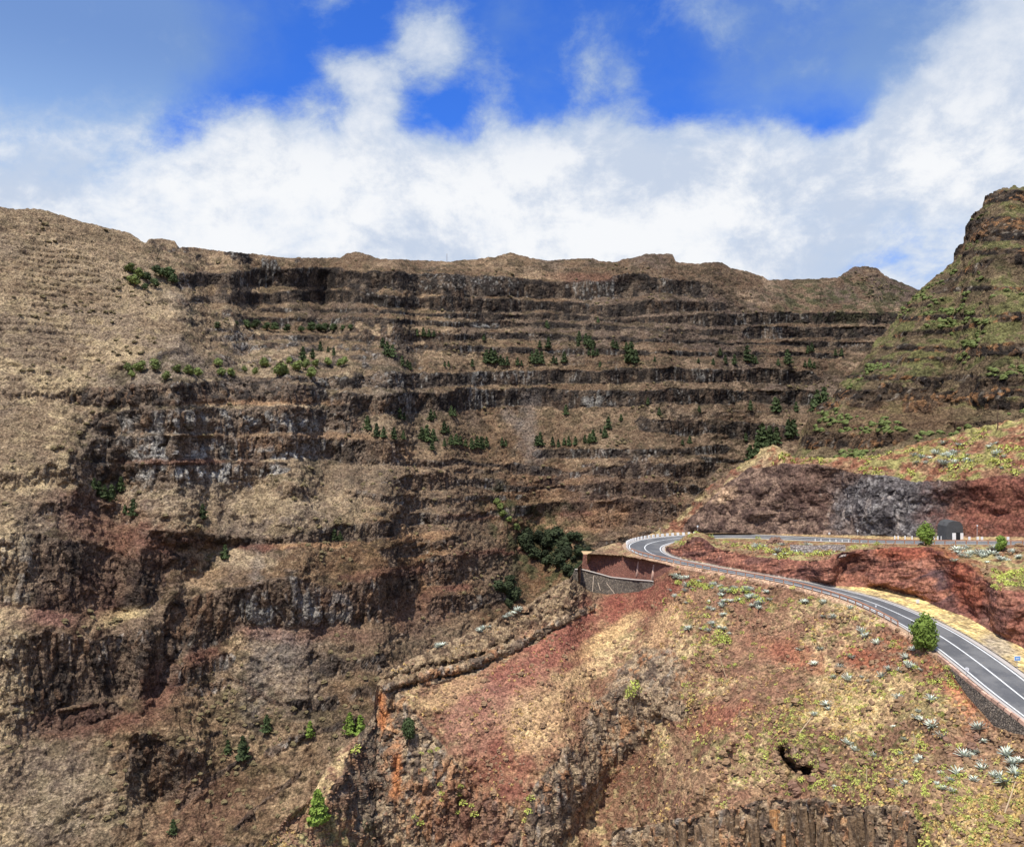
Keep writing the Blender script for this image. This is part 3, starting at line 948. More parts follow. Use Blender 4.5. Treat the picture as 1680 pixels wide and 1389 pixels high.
Cc.push(n, up0 * (Cb * (1 - .7 * smooth_red) * (.55 * (cid - .5) + .4 * np.clip(f2 - f1, 0, .5) + .3 * (cid2 - .5))))
s1 = fbm(x / 3.5, y / 3.5, z / 2.5, 5, 261, .6)
h1, h2, cid3 = worley(x / 1.3, y / 1.3, z / 1., 263)
lump = np.clip(.75 - h1, 0, 1) * (cid3 > .4)
Cc.push(n, up0 * ((1 - Cb) * (.45 * s1 + .7 * lump) + Cb * .25 * s1))
w1 = fbm(x / 9., y / 9., z / 6., 4, 271)
w2 = fbm(x / 2.2, y / 2.2, z / 1.6, 4, 272)
col = lerp(np.broadcast_to(C3((126, 92, 66)), x.shape + (3,)), C3((158, 132, 90)), sstep(w1 * .5 + w2 * .6, -.3, .4))
flank = 1 - sstep(Cc.PX, 1235, 1300)
col = lerp(col, lerp(np.broadcast_to(C3((112, 86, 66)), x.shape + (3,)), C3((150, 122, 92)), sstep(w2 + w1 * .4, .0, .5)), flank * .9)
green = sstep(w2 + .5 * w1 + .5 * lump, .0, .35) * (sstep(Cc.PX, 1230, 1480) + .5 * flank * (1 - sstep(Cc.PY, (top + 6)[None], (top + 20)[None])))
col = lerp(col, C3((118, 118, 56)), green * .7)
col = lerp(col, C3((122, 66, 44)), sstep(-w2 + w1 * .5, .2, .5) * .5)
rk = lerp(np.broadcast_to(C3((120, 96, 80)), x.shape + (3,)), C3((80, 62, 54)), sstep(cid + .7 * w2, .2, .85))
brow = Cc.ell(1330, 800, 50, 35, 15, .5, .3)
rk = lerp(rk, C3((86, 64, 54)), brow * .7)
blk = Cc.ell(1470, 830, 90, 70, 0, .35, .25)
rk = lerp(rk, lerp(np.broadcast_to(C3((78, 74, 74)), x.shape + (3,)), C3((124, 118, 114)), sstep(cid2 + .6 * w2, .5, 1.0)), blk * .92)
rk = lerp(rk, C3((176, 160, 146)), sstep(vnoise(x / 1.0, y / 1.0, z / 5., 275), .5, .9) * .5 * Cc.ell(1430, 830, 80, 70, 0, .4, .3))
rk = lerp(rk, lerp(np.broadcast_to(C3((118, 72, 56)), x.shape + (3,)), C3((90, 60, 50)), sstep(w1 + .4 * w2, -.1, .4)), np.clip(smooth_red * 1.1, 0, 1))
rk = lerp(rk, C3((196, 160, 124)), Cc.ell(1190, 812, 18, 12, -30, .4, .4, 8) * .7)
col = lerp(col, rk, sstep(Cb, .2, .6))
col = lerp(col, C3((168, 140, 96)), np.clip(apron, 0, 1) * .8)
Cc.build('hill_above_road', MAT_CUT, np.clip(col, .004, .8), back=((6, 0.5), (40, 6), (90, 30)), label='hill with a dark blasted rock face beside the upper road')

# ================================================================== RED CUT BETWEEN THE TWO ARMS (sheet D)
ei = road_off(-(halfw + .9), 0.02)
pi_ = proj(ei)
i_in = int(np.argmin(pi_[:, 0]))
lowe = pi_[:i_in + 1][::-1]           # px rising towards the right
upe = pi_[i_in:]
keep = np.concatenate([[True], np.diff(np.maximum.accumulate(lowe[:, 0])) > 0]); lowe = lowe[keep]
keep = np.concatenate([[True], np.diff(np.maximum.accumulate(upe[:, 0])) > 0]); upe = upe[keep]
px0 = pi_[i_in, 0] + .6
px = np.concatenate([np.arange(px0, 1700, 1.35), np.arange(1700, 1840, 5.)])
bot = np.interp(px, lowe[:, 0], lowe[:, 1])
top = np.interp(px, upe[:, 0], upe[:, 1])
De = Sheet(px, top, bot, 200, 'bot', np.interp(px, lowe[:, 0], lowe[:, 2]))
De.ang[:] = 24
foot = ip(px, [(1085, 903), (1100, 911), (1115, 914.5), (1150, 922), (1200, 932), (1280, 946), (1330, 955), (1358, 961), (1399, 962.5), (1447, 965), (1504, 979), (1542, 997), (1590, 1014), (1625, 1035), (1651, 1050), (1680, 1063), (1760, 1110), (1840, 1160)])
foot = np.minimum(foot, bot - .3) + De.jit(.8, 14, 5)
rim = [(1085, 897), (1114, 899), (1138, 893), (1160, 893), (1200, 905), (1240, 914), (1280, 918), (1340, 921), (1360, 919), (1382, 905), (1450, 901), (1482, 898), (1518, 897), (1542, 905), (1556, 916), (1578, 921), (1590, 928), (1613, 950), (1625, 957), (1651, 968), (1680, 974), (1840, 1010)]
De.setang(sstep(De.PY, foot[None] - .5, foot[None] + .5), 4)
mcut = De.cliff(rim, list(zip(px[::6], foot[::6])), ang=68, jt=1.5, jb=.3, soft=6, wl=16)
De.solve()
# tie the top edge to the upper road: blend the depth error over the part above the rim
err = np.interp(px, upe[:, 0], upe[:, 2]) - De.d[-1]
rimv = ip(px, rim)
tt = np.clip((rimv[None] - De.PY) / np.maximum(rimv - top, 1)[None], 0, 1)
De.d = De.d + err[None] * tt ** 1.3
De.err = err
Xw = (De.PX - CX) / F * De.d
lock = sstep(De.PY, (foot - 1)[None], (foot - 8)[None]) * sstep(De.PY, (top + .5)[None], (top + 8)[None])
rel = (.8 * fbm(Xw / 9., De.PY / 60., De.d / 30., 4, 341) - 2.5 * De.ell(1352, 930, 22, 30, -10, .5, .1) + 2.2 * De.ell(1400, 935, 26, 28, 0, .6, .1)
       - 2.6 * De.ell(1470, 940, 45, 60, -20, .6, .15) + 1.8 * De.ell(1560, 960, 18, 60, -30, .6, .2) + 2.2 * De.ell(1618, 990, 10, 50, -5, .6, .2) - 2 * De.ell(1650, 1000, 26, 40, 0, .6, .2)) * lock
De.d = De.d + rel
De.smooth(1.0, .5)
De.world()
# mound between the arms near the tip
mound = 2.0 * (De.ell(1140, 888, 26, 10, 0, .8, .1)) * sstep(De.PY, (foot - 1)[None], (foot - 8)[None]) * sstep(De.PY, (top - .5)[None], (top + 3)[None])
De.Z = De.Z + mound
n = De.normals(1.5)
Cb = blur(blur(De.C, 1., 0), 1., 1)
x, y, z = De.X, De.Y, De.Z
f1, f2, cid = worley(x / 1.8, y / 1.8, z / 1.4, 351)
s1 = fbm(x / 2.5, y / 2.5, z / 2., 5, 361, .6)
h1, h2, cid3 = worley(x / 1.0, y / 1.0, z / .8, 363)
lump = np.clip(.75 - h1, 0, 1) * (cid3 > .4)
grassy = sstep(De.PY, foot[None] - 1, foot[None] + 1)
De.push(n, lock * ((1 - Cb) * (.3 * s1 + .55 * lump) + Cb * (.12 * s1 + .12 * (cid - .5) + .25 * fbm((x + z) / 4., y / 4., (z - .5 * x) / .8, 3, 366))) + grassy * .05 * s1)
w1 = fbm(x / 6., y / 6., z / 4., 4, 371)
w2 = fbm(x / 1.6, y / 1.6, z / 1.2, 4, 372)
w4 = fbm((x + z * .6) / 5., (y) / 5., (z - x * .5) / 1.3, 4, 373)
col = lerp(np.broadcast_to(C3((128, 92, 64)), x.shape + (3,)), C3((164, 134, 92)), sstep(w1 * .5 + w2 * .6, -.3, .4))
col = lerp(col, C3((110, 112, 62)), sstep(w2 + .5 * lump + .4 * w1, .1, .4) * .6)
col = lerp(col, C3((132, 74, 46)), De.ell(1560, 925, 50, 20, 30, .5, .3) * .8)
rk = lerp(np.broadcast_to(C3((140, 90, 70)), x.shape + (3,)), C3((106, 70, 60)), sstep(w4 + .4 * w1, -.15, .35))
rk = lerp(rk, C3((72, 56, 58)), (De.ell(1530, 945, 35, 45, -25, .5, .3) * .8) * sstep(w4, -.3, .3))
rk = lerp(rk, C3((140, 70, 44)), De.ell(1490, 905, 50, 12, 0, .5, .3) * .7 + De.ell(1585, 960, 22, 45, -25, .5, .3) * .6)
rk = lerp(rk, C3((150, 112, 96)), sstep(vnoise(x / .9, y / .9, z / 2., 375), .62, .9) * .35)
rk = lerp(rk, C3((66, 46, 40)), De.ell(1400, 925, 30, 14, 0, .5, .3) * .5)
col = lerp(col, rk, sstep(Cb, .2, .6))
straw = lerp(np.broadcast_to(C3((216, 186, 112)), x.shape + (3,)), C3((176, 150, 100)), sstep(w1 * .4 + w2 * .6, -.1, .4))
straw = lerp(straw, C3((152, 138, 120)), De.ell(1640, 1062, 32, 14, 25, .5, .3) * .8)
col = lerp(col, straw, grassy)
col = lerp(col, C3((140, 132, 122)), sstep(De.PY, (bot - 3)[None], (bot - .5)[None]) * .6)
De.build('road_cutting', MAT_CUT, np.clip(col, .004, .8), back=None, label='red earth cutting with a straw verge between the road arms')

# ================================================================== FOREGROUND SPUR (sheet E)
lo_edge = po[:i_hair + 1][::-1]
keep = np.concatenate([[True], np.diff(np.maximum.accumulate(lo_edge[:, 0])) > 0]); lo_edge = lo_edge[keep]
ETOP = [(380, 1450, 112), (415, 1405, 118), (433, 1387, 121), (453, 1360, 125), (475, 1335, 128), (500, 1318, 131), (520, 1290, 134), (540, 1250, 138), (560, 1226, 141), (597, 1198, 145), (612, 1170, 148), (618, 1122, 151), (640, 1098, 153), (660, 1086, 155), (697, 1070, 158), (733, 1053, 161), (783, 1033, 164), (820, 1013, 167), (863, 993, 170),
        (903, 965, 174), (935, 948, 177), (945, 934, 182), (957, 921, 186), (961, 910, 190), (967, 907, 192), (983, 898.5, 199), (1002, 892, 204), (1018, 889, 207)]
ex = np.concatenate([[e[0] for e in ETOP], lo_edge[:, 0] if lo_edge[0, 0] > 1018 else lo_edge[lo_edge[:, 0] > 1019, 0]])
sel = lo_edge[lo_edge[:, 0] > 1019]
ey = np.concatenate([[e[1] for e in ETOP], sel[:, 1]])
ed = np.concatenate([[e[2] for e in ETOP], sel[:, 2]])
px = np.concatenate([np.arange(385, 1700, 1.45), np.arange(1700, 1800, 5.)])
top = np.interp(px, ex, ey)
top = top + np.where(px < 935, 1.5 * fbm(px / 9., px * 0, px * 0 + 19, 3, 15), 0)
bot = np.full(px.shape, 1500.)
E = Sheet(px, top, bot, 430, 'top', np.interp(px, ex, ed))
E.ang[:] = 30
X_, Y_ = E.PX, E.PY
E.setang(sstep(X_, 1380, 1640), 26)
# ridge flank and its undercut
E.setang(sstep(-(X_), -960, -900) * 1.0, 33)
E.cliff([(630, 1112), (647, 1118), (783, 1078), (850, 1050), (920, 1013), (985, 985)], [(630, 1122), (647, 1134), (783, 1104), (850, 1072), (920, 1030), (985, 993)], ang=72, jt=3, jb=3, wl=20, gap=.2)
# platform and terrace walls at the bend
plat_top = ip(px, [(955, 912), (964, 909), (1019, 912), (1067, 920), (1102, 927.5), (1115, 931)])
m = (1 - sstep(Y_, plat_top[None] - .5, plat_top[None] + .5)) * (sstep(X_, 950, 958)) * (1 - sstep(X_, 1100, 1116))
E.setang(m, 4)
E.cliff([(957, 909), (964, 909.5), (1019, 912.5), (1067, 920.5), (1100, 928)], [(957, 932), (1002, 944), (1067, 950), (1085, 942), (1100, 930)], ang=84, jt=0, jb=0, soft=3, c=.9)
m = E.ell(1005, 938, 62, 5, 9, .2, 0)
E.cliff([(942, 934), (956, 935), (1002, 947), (1067, 952.5), (1072, 953)], [(942, 948), (969, 968), (995, 972), (1048, 968), (1072, 958)], ang=80, jt=0, jb=0, soft=3, c=.9)
# retaining wall below the lower road
E.cliff([(1534, 1066), (1560, 1083), (1588, 1103), (1680, 1176), (1800, 1270)], [(1534, 1066), (1560, 1104), (1588, 1143), (1616, 1174), (1630, 1190), (1652, 1199), (1680, 1206), (1800, 1330)], ang=84, jt=0, jb=0, soft=1, c=.9)
# rocky rib
for (cx, cy, rx, ry, rot) in [(1060, 1120, 75, 50, -35), (1000, 1200, 85, 50, -50), (930, 1300, 95, 45, -60)]:
    m = E.ell(cx, cy, rx, ry, rot, .35, .3)
    E.setang(m, 50)
    E.C = np.maximum(E.C, m * .55)
E.cliff([(960, 1160), (1010, 1130), (1060, 1140), (1130, 1150)], [(960, 1215), (1010, 1215), (1060, 1195), (1130, 1175)], ang=72, jt=8, jb=8, gap=.3, c=.8)
E.cliff([(860, 1300), (920, 1240), (990, 1230)], [(860, 1420), (920, 1380), (990, 1290)], ang=66, jt=8, jb=8, gap=.3, c=.8)
# nose cliff on the left
E.cliff([(520, 1330), (560, 1260), (620, 1150), (660, 1140), (720, 1220), (790, 1300), (860, 1330)], [(520, 1360), (560, 1390), (620, 1480), (660, 1490), (720, 1490), (790, 1480), (860, 1470)], ang=73, jt=6, jb=4, wl=24)
E.cliff([(612, 1126), (628, 1122), (668, 1140)], [(612, 1230), (628, 1240), (668, 1240)], ang=78, jt=3, jb=3, soft=3)
# column cliff along the bottom edge of the picture
E.cliff([(1000, 1365), (1070, 1350), (1130, 1338), (1200, 1322), (1260, 1312), (1340, 1310), (1400, 1324), (1470, 1318), (1500, 1335), (1512, 1370)], [(1000, 1480), (1070, 1480), (1200, 1480), (1400, 1480), (1500, 1480), (1512, 1480)], ang=80, jt=3, jb=0, soft=5)
# small cave and its brow
E.cliff([(1262, 1222), (1290, 1216), (1350, 1225)], [(1262, 1258), (1290, 1272), (1350, 1276)], ang=70, jt=2, jb=2, soft=6, c=.35)
E.solve()
E.smooth(1.0, .4, 26.0, 70)
E.d = np.clip(E.d, 40, 230)
Xw = (E.PX - CX) / F * E.d
zz = (HY - E.PY) / F * E.d
topd = sstep(E.PY, (top + 1)[None], (top + 14)[None])
lockwall = np.clip(1 - (E.ell(1015, 935, 85, 52, 8, .15, 0) + E.ell(1640, 1160, 150, 48, 38, .15, 0)), 0, 1)
rel = (1.8 * fbm(Xw / 14., zz / 14., E.d / 14., 4, 441) - 2.4 * (E.ell(1050, 1120, 50, 60, -30, .8, .15) + E.ell(965, 1240, 55, 110, 35, .8, .15)) + 2.5 * E.ell(1000, 1300, 25, 110, 38, .7, .2) - 2.0 * E.ell(1180, 1230, 20, 100, 30, .8, .3) + 1.6 * E.ell(1100, 1260, 20, 110, 30, .8, .3) - 2.5 * E.ell(660, 1330, 40, 130, 8, .7, .2)
       + 2.5 * E.ell(780, 1330, 30, 90, 0, .7, .2)) * topd * lockwall
ul = ip(px, [(600, 1135), (647, 1128), (700, 1112), (783, 1094), (850, 1062), (920, 1024), (985, 990)])[None] + 2.5 * fbm(px / 22., px * 0, px * 0 + 3, 3, 77)[None]
um = sstep(E.PX, 615, 640) * (1 - sstep(E.PX, 960, 990))
rel = rel + um * ((-.35 * np.exp(-((E.PY - ul + 7) / 7.) ** 2) + 1.3 * np.exp(-((E.PY - ul - 4) / 3.) ** 2)) * (.35 + 1.1 * sstep(vnoise(px / 45., px * 0, px * 0, 79), -.3, .3))[None])
ul2 = ul - 22 - 3 * fbm(px / 30., px * 0, px * 0 + 8, 2, 78)[None]
rel = rel + um * (1 - sstep(E.PX, 800, 900)) * (-.5 * np.exp(-((E.PY - ul2 + 5) / 4.) ** 2) + 1.2 * np.exp(-((E.PY - ul2 - 4) / 3.) ** 2))
rel = rel + 5.5 * (E.ell(1287, 1238, 9, 17, -8, .3, .15, 8) + .8 * E.ell(1300, 1258, 7, 12, -30, .3, .1, 8) + 1.0 * E.ell(1322, 1263, 13, 8, 10, .3, .2, 8))
E.d = E.d + rel
E.smooth(1.0, .5)
wpx = proj(road_off(halfw + 1.45))[:i_hair][::-1]
keep = np.concatenate([[True], np.diff(np.maximum.accumulate(wpx[:, 0])) > 0]); wpx = wpx[keep]
RWB = [(1536, 1068), (1560, 1104), (1588, 1143), (1616, 1174), (1630, 1190), (1652, 1199), (1680, 1206), (1800, 1330)]
mk = (E.PX > 1537) & (E.PY > np.interp(px, wpx[:, 0], wpx[:, 1])[None] - 1.0) & (E.PY < ip(px, RWB)[None])
E.d = np.where(mk, np.maximum(E.d, np.interp(px, wpx[:, 0], wpx[:, 2])[None] + .9), E.d)
TW1 = [(957, 909), (964, 909), (990, 910), (1019, 912), (1045, 916), (1067, 920), (1088, 925), (1103, 929)]
TB1 = [(955, 931), (962, 933), (985, 940), (1002, 944.5), (1040, 949), (1067, 951), (1085, 943), (1103, 932)]
TD1 = [F * 23.5 / (q[1] - HY) for q in TW1]
TW2 = [(943, 934), (956, 934.5), (985, 942), (1002, 947), (1040, 951), (1067, 953), (1072, 954)]
TB2 = [(935, 951), (944, 953), (969, 971), (995, 975), (1048, 971), (1067, 963), (1072, 960)]
TD2 = [float(np.interp(q[0], [p_[0] for p_ in TW1], TD1)) - 1.9 for q in TW2]
e1, e2 = np.interp(px, [q[0] for q in TW1], TD1)[None], np.interp(px, [q[0] for q in TW2], TD2)[None]
mk = (E.PX > 953) & (E.PX < 1104) & (E.PY > ip(px, TW1)[None]) & (E.PY < ip(px, TB1)[None])
E.d = np.where(mk, np.maximum(E.d, e1 + .8), E.d)
mk = (E.PX > 938) & (E.PX < 1073) & (E.PY > ip(px, TB1)[None]) & (E.PY < ip(px, TB2)[None])
E.d = np.where(mk, np.maximum(E.d, e2 + .8), E.d)
wgt = sstep(E.PX, 925, 945) * (1 - sstep(E.PX, 1066, 1090)) * (E.PY >= ip(px, TB2)[None]) * (1 - sstep(E.PY, (ip(px, TB2) + 15)[None], (ip(px, TB2) + 95)[None]))
tgt = np.minimum(E.d, e2 - 1.3 - (E.PY - ip(px, TB2)[None]) * .18)
E.d = E.d * (1 - wgt) + tgt * wgt
E.d = np.where((E.PX > 1537) & (E.PY > ip(px, RWB)[None]) & (E.PY < ip(px, RWB)[None] + 60), np.minimum(E.d, np.interp(px, wpx[:, 0], wpx[:, 2])[None] - .9), E.d)
E.world()
n = E.normals(1.5)
hz = n.copy(); hz[..., 2] *= .2
hz /= np.linalg.norm(hz, axis=-1, keepdims=True)
Cb = blur(blur(E.C, 1., 0), 1., 1)
x, y, z = E.X, E.Y, E.Z
f1, f2, cid = worley(x / 1.4, y / 1.4, z / 5., 451)
g1, g2, cid2 = worley(x / .7, y / .7, z / 1.3, 452)
lk = topd * lockwall
E.push(hz, lk * Cb * (1.2 * (cid - .5) + .8 * np.clip(f2 - f1, 0, .5) + .6 * (cid2 - .5)))
s1 = fbm(x / 2.6, y / 2.6, z / 2.0, 5, 461, .6)
h1, h2, cid3 = worley(x / .85, y / .85, z / .7, 463)
lump = np.clip(.72 - h1, 0, 1) * (cid3 > .5)
rdg = sstep(-(E.PY - ip(px, [(380, 1440), (640, 1140), (783, 1095), (920, 1022), (985, 985), (1100, 940)])[None]), -8, 6) * (1 - sstep(E.PX, 960, 1010))
E.push(n, lk * ((1 - Cb) * (.30 * s1 + .5 * lump + 1.0 * rdg * (cid2 - .5)) + Cb * .25 * s1))
w1 = fbm(x / 7., y / 7., z / 5., 4, 471)
w2 = fbm(x / 1.7, y / 1.7, z / 1.3, 4, 472)
w5 = fbm(x / .7, y / .7, z / .6, 3, 473)
soil = lerp(np.broadcast_to(C3((126, 92, 68)), x.shape + (3,)), C3((164, 128, 94)), sstep(w1 * .5 + w2 * .5, -.35, .4))
col = lerp(soil, C3((112, 66, 48)), sstep(w2 - .6 * w1, .2, .5) * .6)
col = lerp(col, C3((84, 66, 50)), sstep(vnoise(x / 1.0, y / 1.0, z / .8, 477) + .4 * w2, .4, .75) * .6)
dry = sstep(w2 * .7 + w1 * .8 + .25 * w5 + .2 * sstep(E.PY, 1100, 1330) - .1, .0, .45)
col = lerp(col, C3((196, 168, 116)), dry * .75)
col = lerp(col, C3((124, 122, 66)), sstep(w2 + .5 * w5 - .5 * w1, .25, .6) * .55 * sstep(E.PX, 1080, 1200))
col = lerp(col, C3((96, 84, 52)), sstep(w5 + .6 * w2 + .5 * lump, .35, .65) * .6)
bs = sstep(vnoise(x / 9., y / 9., z / 9., 93) + .5 * vnoise(x / 3.5, y / 3.5, z / 3.5, 94), .1, .4) * sstep(E.PX, 1060, 1150)
col = lerp(col, lerp(np.broadcast_to(C3((144, 104, 78)), x.shape + (3,)), C3((118, 84, 64)), sstep(w5 + w2, -.2, .4)), bs * .75)
# left part of the spur: brown rubble ridge, red slope, straw
ridge = sstep(-(E.PY - ip(px, [(380, 1440), (640, 1140), (783, 1095), (920, 1022), (985, 985), (1100, 940)])[None]), -8, 6) * (1 - sstep(E.PX, 960, 1010))
col = lerp(col, lerp(np.broadcast_to(C3((150, 126, 94)), x.shape + (3,)), C3((88, 70, 54)), sstep(w2 + .9 * w5, -.15, .35)), ridge * .95)
for (cx, cy, rx, ry, rot, cc, s_) in [(900, 1075, 160, 38, -33, C3((142, 86, 68)), .92), (1050, 985, 70, 28, -20, C3((126, 68, 54)), .85), (800, 1170, 90, 60, -35, C3((144, 100, 80)), .85), (820, 1270, 60, 60, -40, C3((128, 76, 58)), .8), (900, 1200, 50, 80, 40, C3((150, 100, 74)), .5),
                                      (1000, 1040, 60, 14, -35, C3((206, 172, 112)), .6), (950, 1110, 50, 12, -35, C3((200, 164, 112)), .6), (1090, 1030, 50, 18, -50, C3((190, 150, 104)), .7), (880, 1180, 40, 60, 35, C3((196, 164, 112)), .55), (730, 1140, 60, 16, -25, C3((190, 154, 106)), .6),
                                      (1590, 1120, 40, 60, -25, C3((178, 112, 74)), .8), (1560, 1060, 60, 12, 35, C3((176, 124, 88)), .6), (1430, 1140, 80, 40, 10, C3((206, 176, 116)), .55), (1370, 1170, 60, 24, 0, C3((214, 182, 120)), .6), (1420, 1080, 50, 20, 30, C3((150, 82, 56)), .7), (1300, 1075, 60, 20, 20, C3((150, 84, 58)), .6), (1180, 1180, 60, 22, -20, C3((146, 84, 62)), .6), (1500, 1080, 60, 25, 35, C3((150, 88, 58)), .5), (1600, 1320, 100, 50, 0, C3((190, 156, 108)), .5)]:
    col = lerp(col, cc, E.ell(cx, cy, rx, ry, rot, .5, .4, 24) * s_)
col = lerp(col, C3((196, 158, 126)), (1 - sstep(E.PY, (top + 4)[None], (top + 9)[None])) * sstep(E.PX, 1030, 1060) * .7)
rk = lerp(np.broadcast_to(C3((156, 132, 102)), x.shape + (3,)), C3((98, 82, 68)), sstep(cid * .8 + .6 * w2, .2, .8))
rk = lerp(rk, C3((178, 122, 74)), sstep(cid2 + .6 * w1, .62, 1.0) * .6)
rk = lerp(rk, C3((160, 150, 136)), sstep(vnoise(x / .8, y / .8, z / 3., 475), .45, .85) * .45)
rk = lerp(rk, C3((78, 72, 66)), E.ell(590, 1290, 50, 90, 20, .5, .4) * .6)
rk = lerp(rk, C3((190, 118, 62)), (E.ell(628, 1165, 9, 28, 0, .5, .4, 10) + E.ell(651, 1270, 7, 45, 3, .5, .4, 10)) * .8)
rk = lerp(rk, C3((118, 72, 52)), E.ell(770, 1340, 70, 60, 0, .5, .4) * .6)
col = lerp(col, rk, sstep(Cb, .2, .55))
col = lerp(col, C3((150, 146, 88)), E.ell(520, 1370, 80, 35, 0, .6, .4) * .5 * sstep(w2, -.2, .3))
E.build('foreground_spur', MAT_NEAR, np.clip(col, .004, .8), back=((1.0, .5), (8, 7), (30, 28)), label='near spur of red soil, dry grass and rock below the road')

# valley floor and land out of sight
def base_ground():
    xs = np.concatenate([np.linspace(-9000, -600, 12), np.linspace(-500, 500, 41), np.linspace(600, 9000, 12)])
    ys = np.concatenate([np.linspace(-3000, -200, 8), np.linspace(-150, 700, 35), np.linspace(900, 12000, 10)])
    X, Y = np.meshgrid(xs, ys)
    Z = 12 + 5 * fbm(X / 60., Y / 60., X * 0, 3, 81) - 25 * sstep(Y, 330, 230)
    Z = np.where(Y > 330, np.minimum(Z, 12), Z) - 6
    nr, nc = X.shape
    idx = np.arange(nr * nc).reshape(nr, nc)
    q = np.stack([idx[:-1, :-1], idx[:-1, 1:], idx[1:, 1:], idx[1:, :-1]], -1).reshape(-1, 4)
    c = np.broadcast_to(C3((120, 98, 74)), X.shape + (3,))
    obj('ground', mesh_np('ground', np.stack([X, Y, Z], -1), q, True, c.reshape(-1, 3)), MAT_FAR, kind='structure')
base_ground()

# ================================================================== ROAD
def ribbon(name, left, right, mat, thick=None, parent=None, kind=None):
    nseg = len(left)
    v = np.concatenate([left, right])
    i = np.arange(nseg - 1)
    q = np.stack([i + nseg, i + nseg + 1, i + 1, i], -1)
    me = mesh_np(name, v, q, True)
    return obj(name, me, mat, parent=parent, kind=kind)

def mat_asphalt():
    m, t, b = mat_new('asphalt')
    g = t.new('ShaderNodeTexCoord').outputs['Object']
    n_ = t.noise(g, .18, 4., .6).outputs[0]
    n2_ = t.noise(g, 1.6, 5., .65).outputs[0]
    n3_ = t.noise(g, 9., 3., .6).outputs[0]
    c = t.mix(t.smooth(n_, .42, .60), (.085, .085, .087), (.135, .132, .128))
    c = t.mix(t.smooth(n2_, .58, .68, 0., .5), c, (.17, .155, .135))
    c = t.mix(t.smooth(n2_, .40, .30, 0., .5), c, (.06, .06, .06))
    k = t.math('MULTIPLY_ADD', n3_, .5, .75)
    c = t.mix(1.0, c, t.new('ShaderNodeCombineXYZ', {0: k, 1: k, 2: k}).outputs[0], 'MULTIPLY')
    t.l.new(c, b.inputs['Base Color'])
    b.inputs['Roughness'].default_value = .85
    return m


MAT_ASPH = mat_asphalt()
MAT_LINE = mat_plain('road_paint', (.62, .62, .60), .7, .5, 1.3)
MAT_VERGE = mat_plain('dusty_verge', tuple(C3((158, 132, 108))), .95, .35, 1.2)
MAT_SHOULD = mat_plain('concrete_gutter', tuple(C3((168, 160, 152))), .9, .2, 1.2)
bed = ribbon('road_verge', road_off(halfw + VERGE + .12, -.10), road_off(-(halfw + 1.2), -.10), MAT_VERGE, kind='structure')
road = ribbon('road', road_off(halfw), road_off(-halfw), MAT_ASPH, kind='structure')
gut = ribbon('gutter', road_off(-halfw - .02, .012), road_off(-(halfw + .75), .012), MAT_SHOULD, parent=road)
gut2 = ribbon('kerb_strip', road_off(halfw + .45, .012), road_off(halfw + .02, .012), MAT_SHOULD, parent=road)
for off in (halfw - .32, -(halfw - .32)):
    ribbon('edge_line', road_off(off + .11, .012), road_off(off - .11, .012), MAT_LINE, parent=road)
ribbon('centre_line', road_off(.11, .012), road_off(-.11, .012), MAT_LINE, parent=road)

# ================================================================== WALLS AND ROAD FURNITURE
def mat_masonry(name, c1, c2, cj, scale):
    m, t, b = mat_new(name)
    tcn = t.new('ShaderNodeTexCoord').outputs['Object']
    v1 = t.new('ShaderNodeTexVoronoi', {'Vector': tcn, 'Scale': scale}, feature='F1')
    v2 = t.new('ShaderNodeTexVoronoi', {'Vector': tcn, 'Scale': scale}, feature='DISTANCE_TO_EDGE')
    sp = t.new('ShaderNodeSeparateXYZ', {0: v1.outputs['Color']})
    big = t.noise(tcn, .35, 3.).outputs[0]
    c = t.mix(sp.outputs[0], tuple(c1), tuple(c2))
    c = t.mix(t.smooth(v2.outputs[0], .10, .02), c, tuple(cj))
    k = t.math('MULTIPLY_ADD', big, .8, .6)
    c = t.mix(1.0, c, t.new('ShaderNodeCombineXYZ', {0: k, 1: k, 2: k}).outputs[0], 'MULTIPLY')
    t.l.new(c, b.inputs['Base Color'])
    b.inputs['Roughness'].default_value = .95
    bn = t.new('ShaderNodeBump', {'Height': t.smooth(v2.outputs[0], 0, .2), 'Strength': .9, 'Distance': .12})
    t.l.new(bn.outputs[0], b.inputs['Normal'])
    return m


MAT_WALL = mat_masonry('dry_stone', C3((84, 76, 68)), C3((128, 116, 102)), C3((62, 56, 51)), 3.2)
MAT_WALLR = mat_masonry('red_stone', C3((106, 66, 54)), C3((132, 86, 70)), C3((112, 78, 66)), 2.4)
MAT_COPE = mat_plain('brick_coping', tuple(C3((184, 150, 130))), .9, .35, 2.0, .3, obj_random=.35)
MAT_WHITE = mat_plain('white_concrete', (.74, .73, .70), .8, .15, 3.)
MAT_RUST = mat_plain('rusty_rail', tuple(C3((166, 122, 98))), .8, .35, 2.)
MAT_DARKR = mat_plain('dark_rail', tuple(C3((74, 56, 48))), .8, .35, 2.)
MAT_POLE = mat_plain('galvanised_pole', (.42, .42, .42), .5, .15, 3., metal=.4)
MAT_SIGNW = mat_plain('white_sign', (.72, .73, .74), .5, .05, 3.)
MAT_SIGNB = mat_plain('blue_sign', (.12, .30, .62), .5, .05, 3.)
MAT_HUT = mat_plain('grey_shotcrete', tuple(C3((74, 74, 74))), .95, .45, 1.2, .6)
MAT_DARK = mat_plain('dark_opening', (.02, .02, .022), .9, .2, 2.)


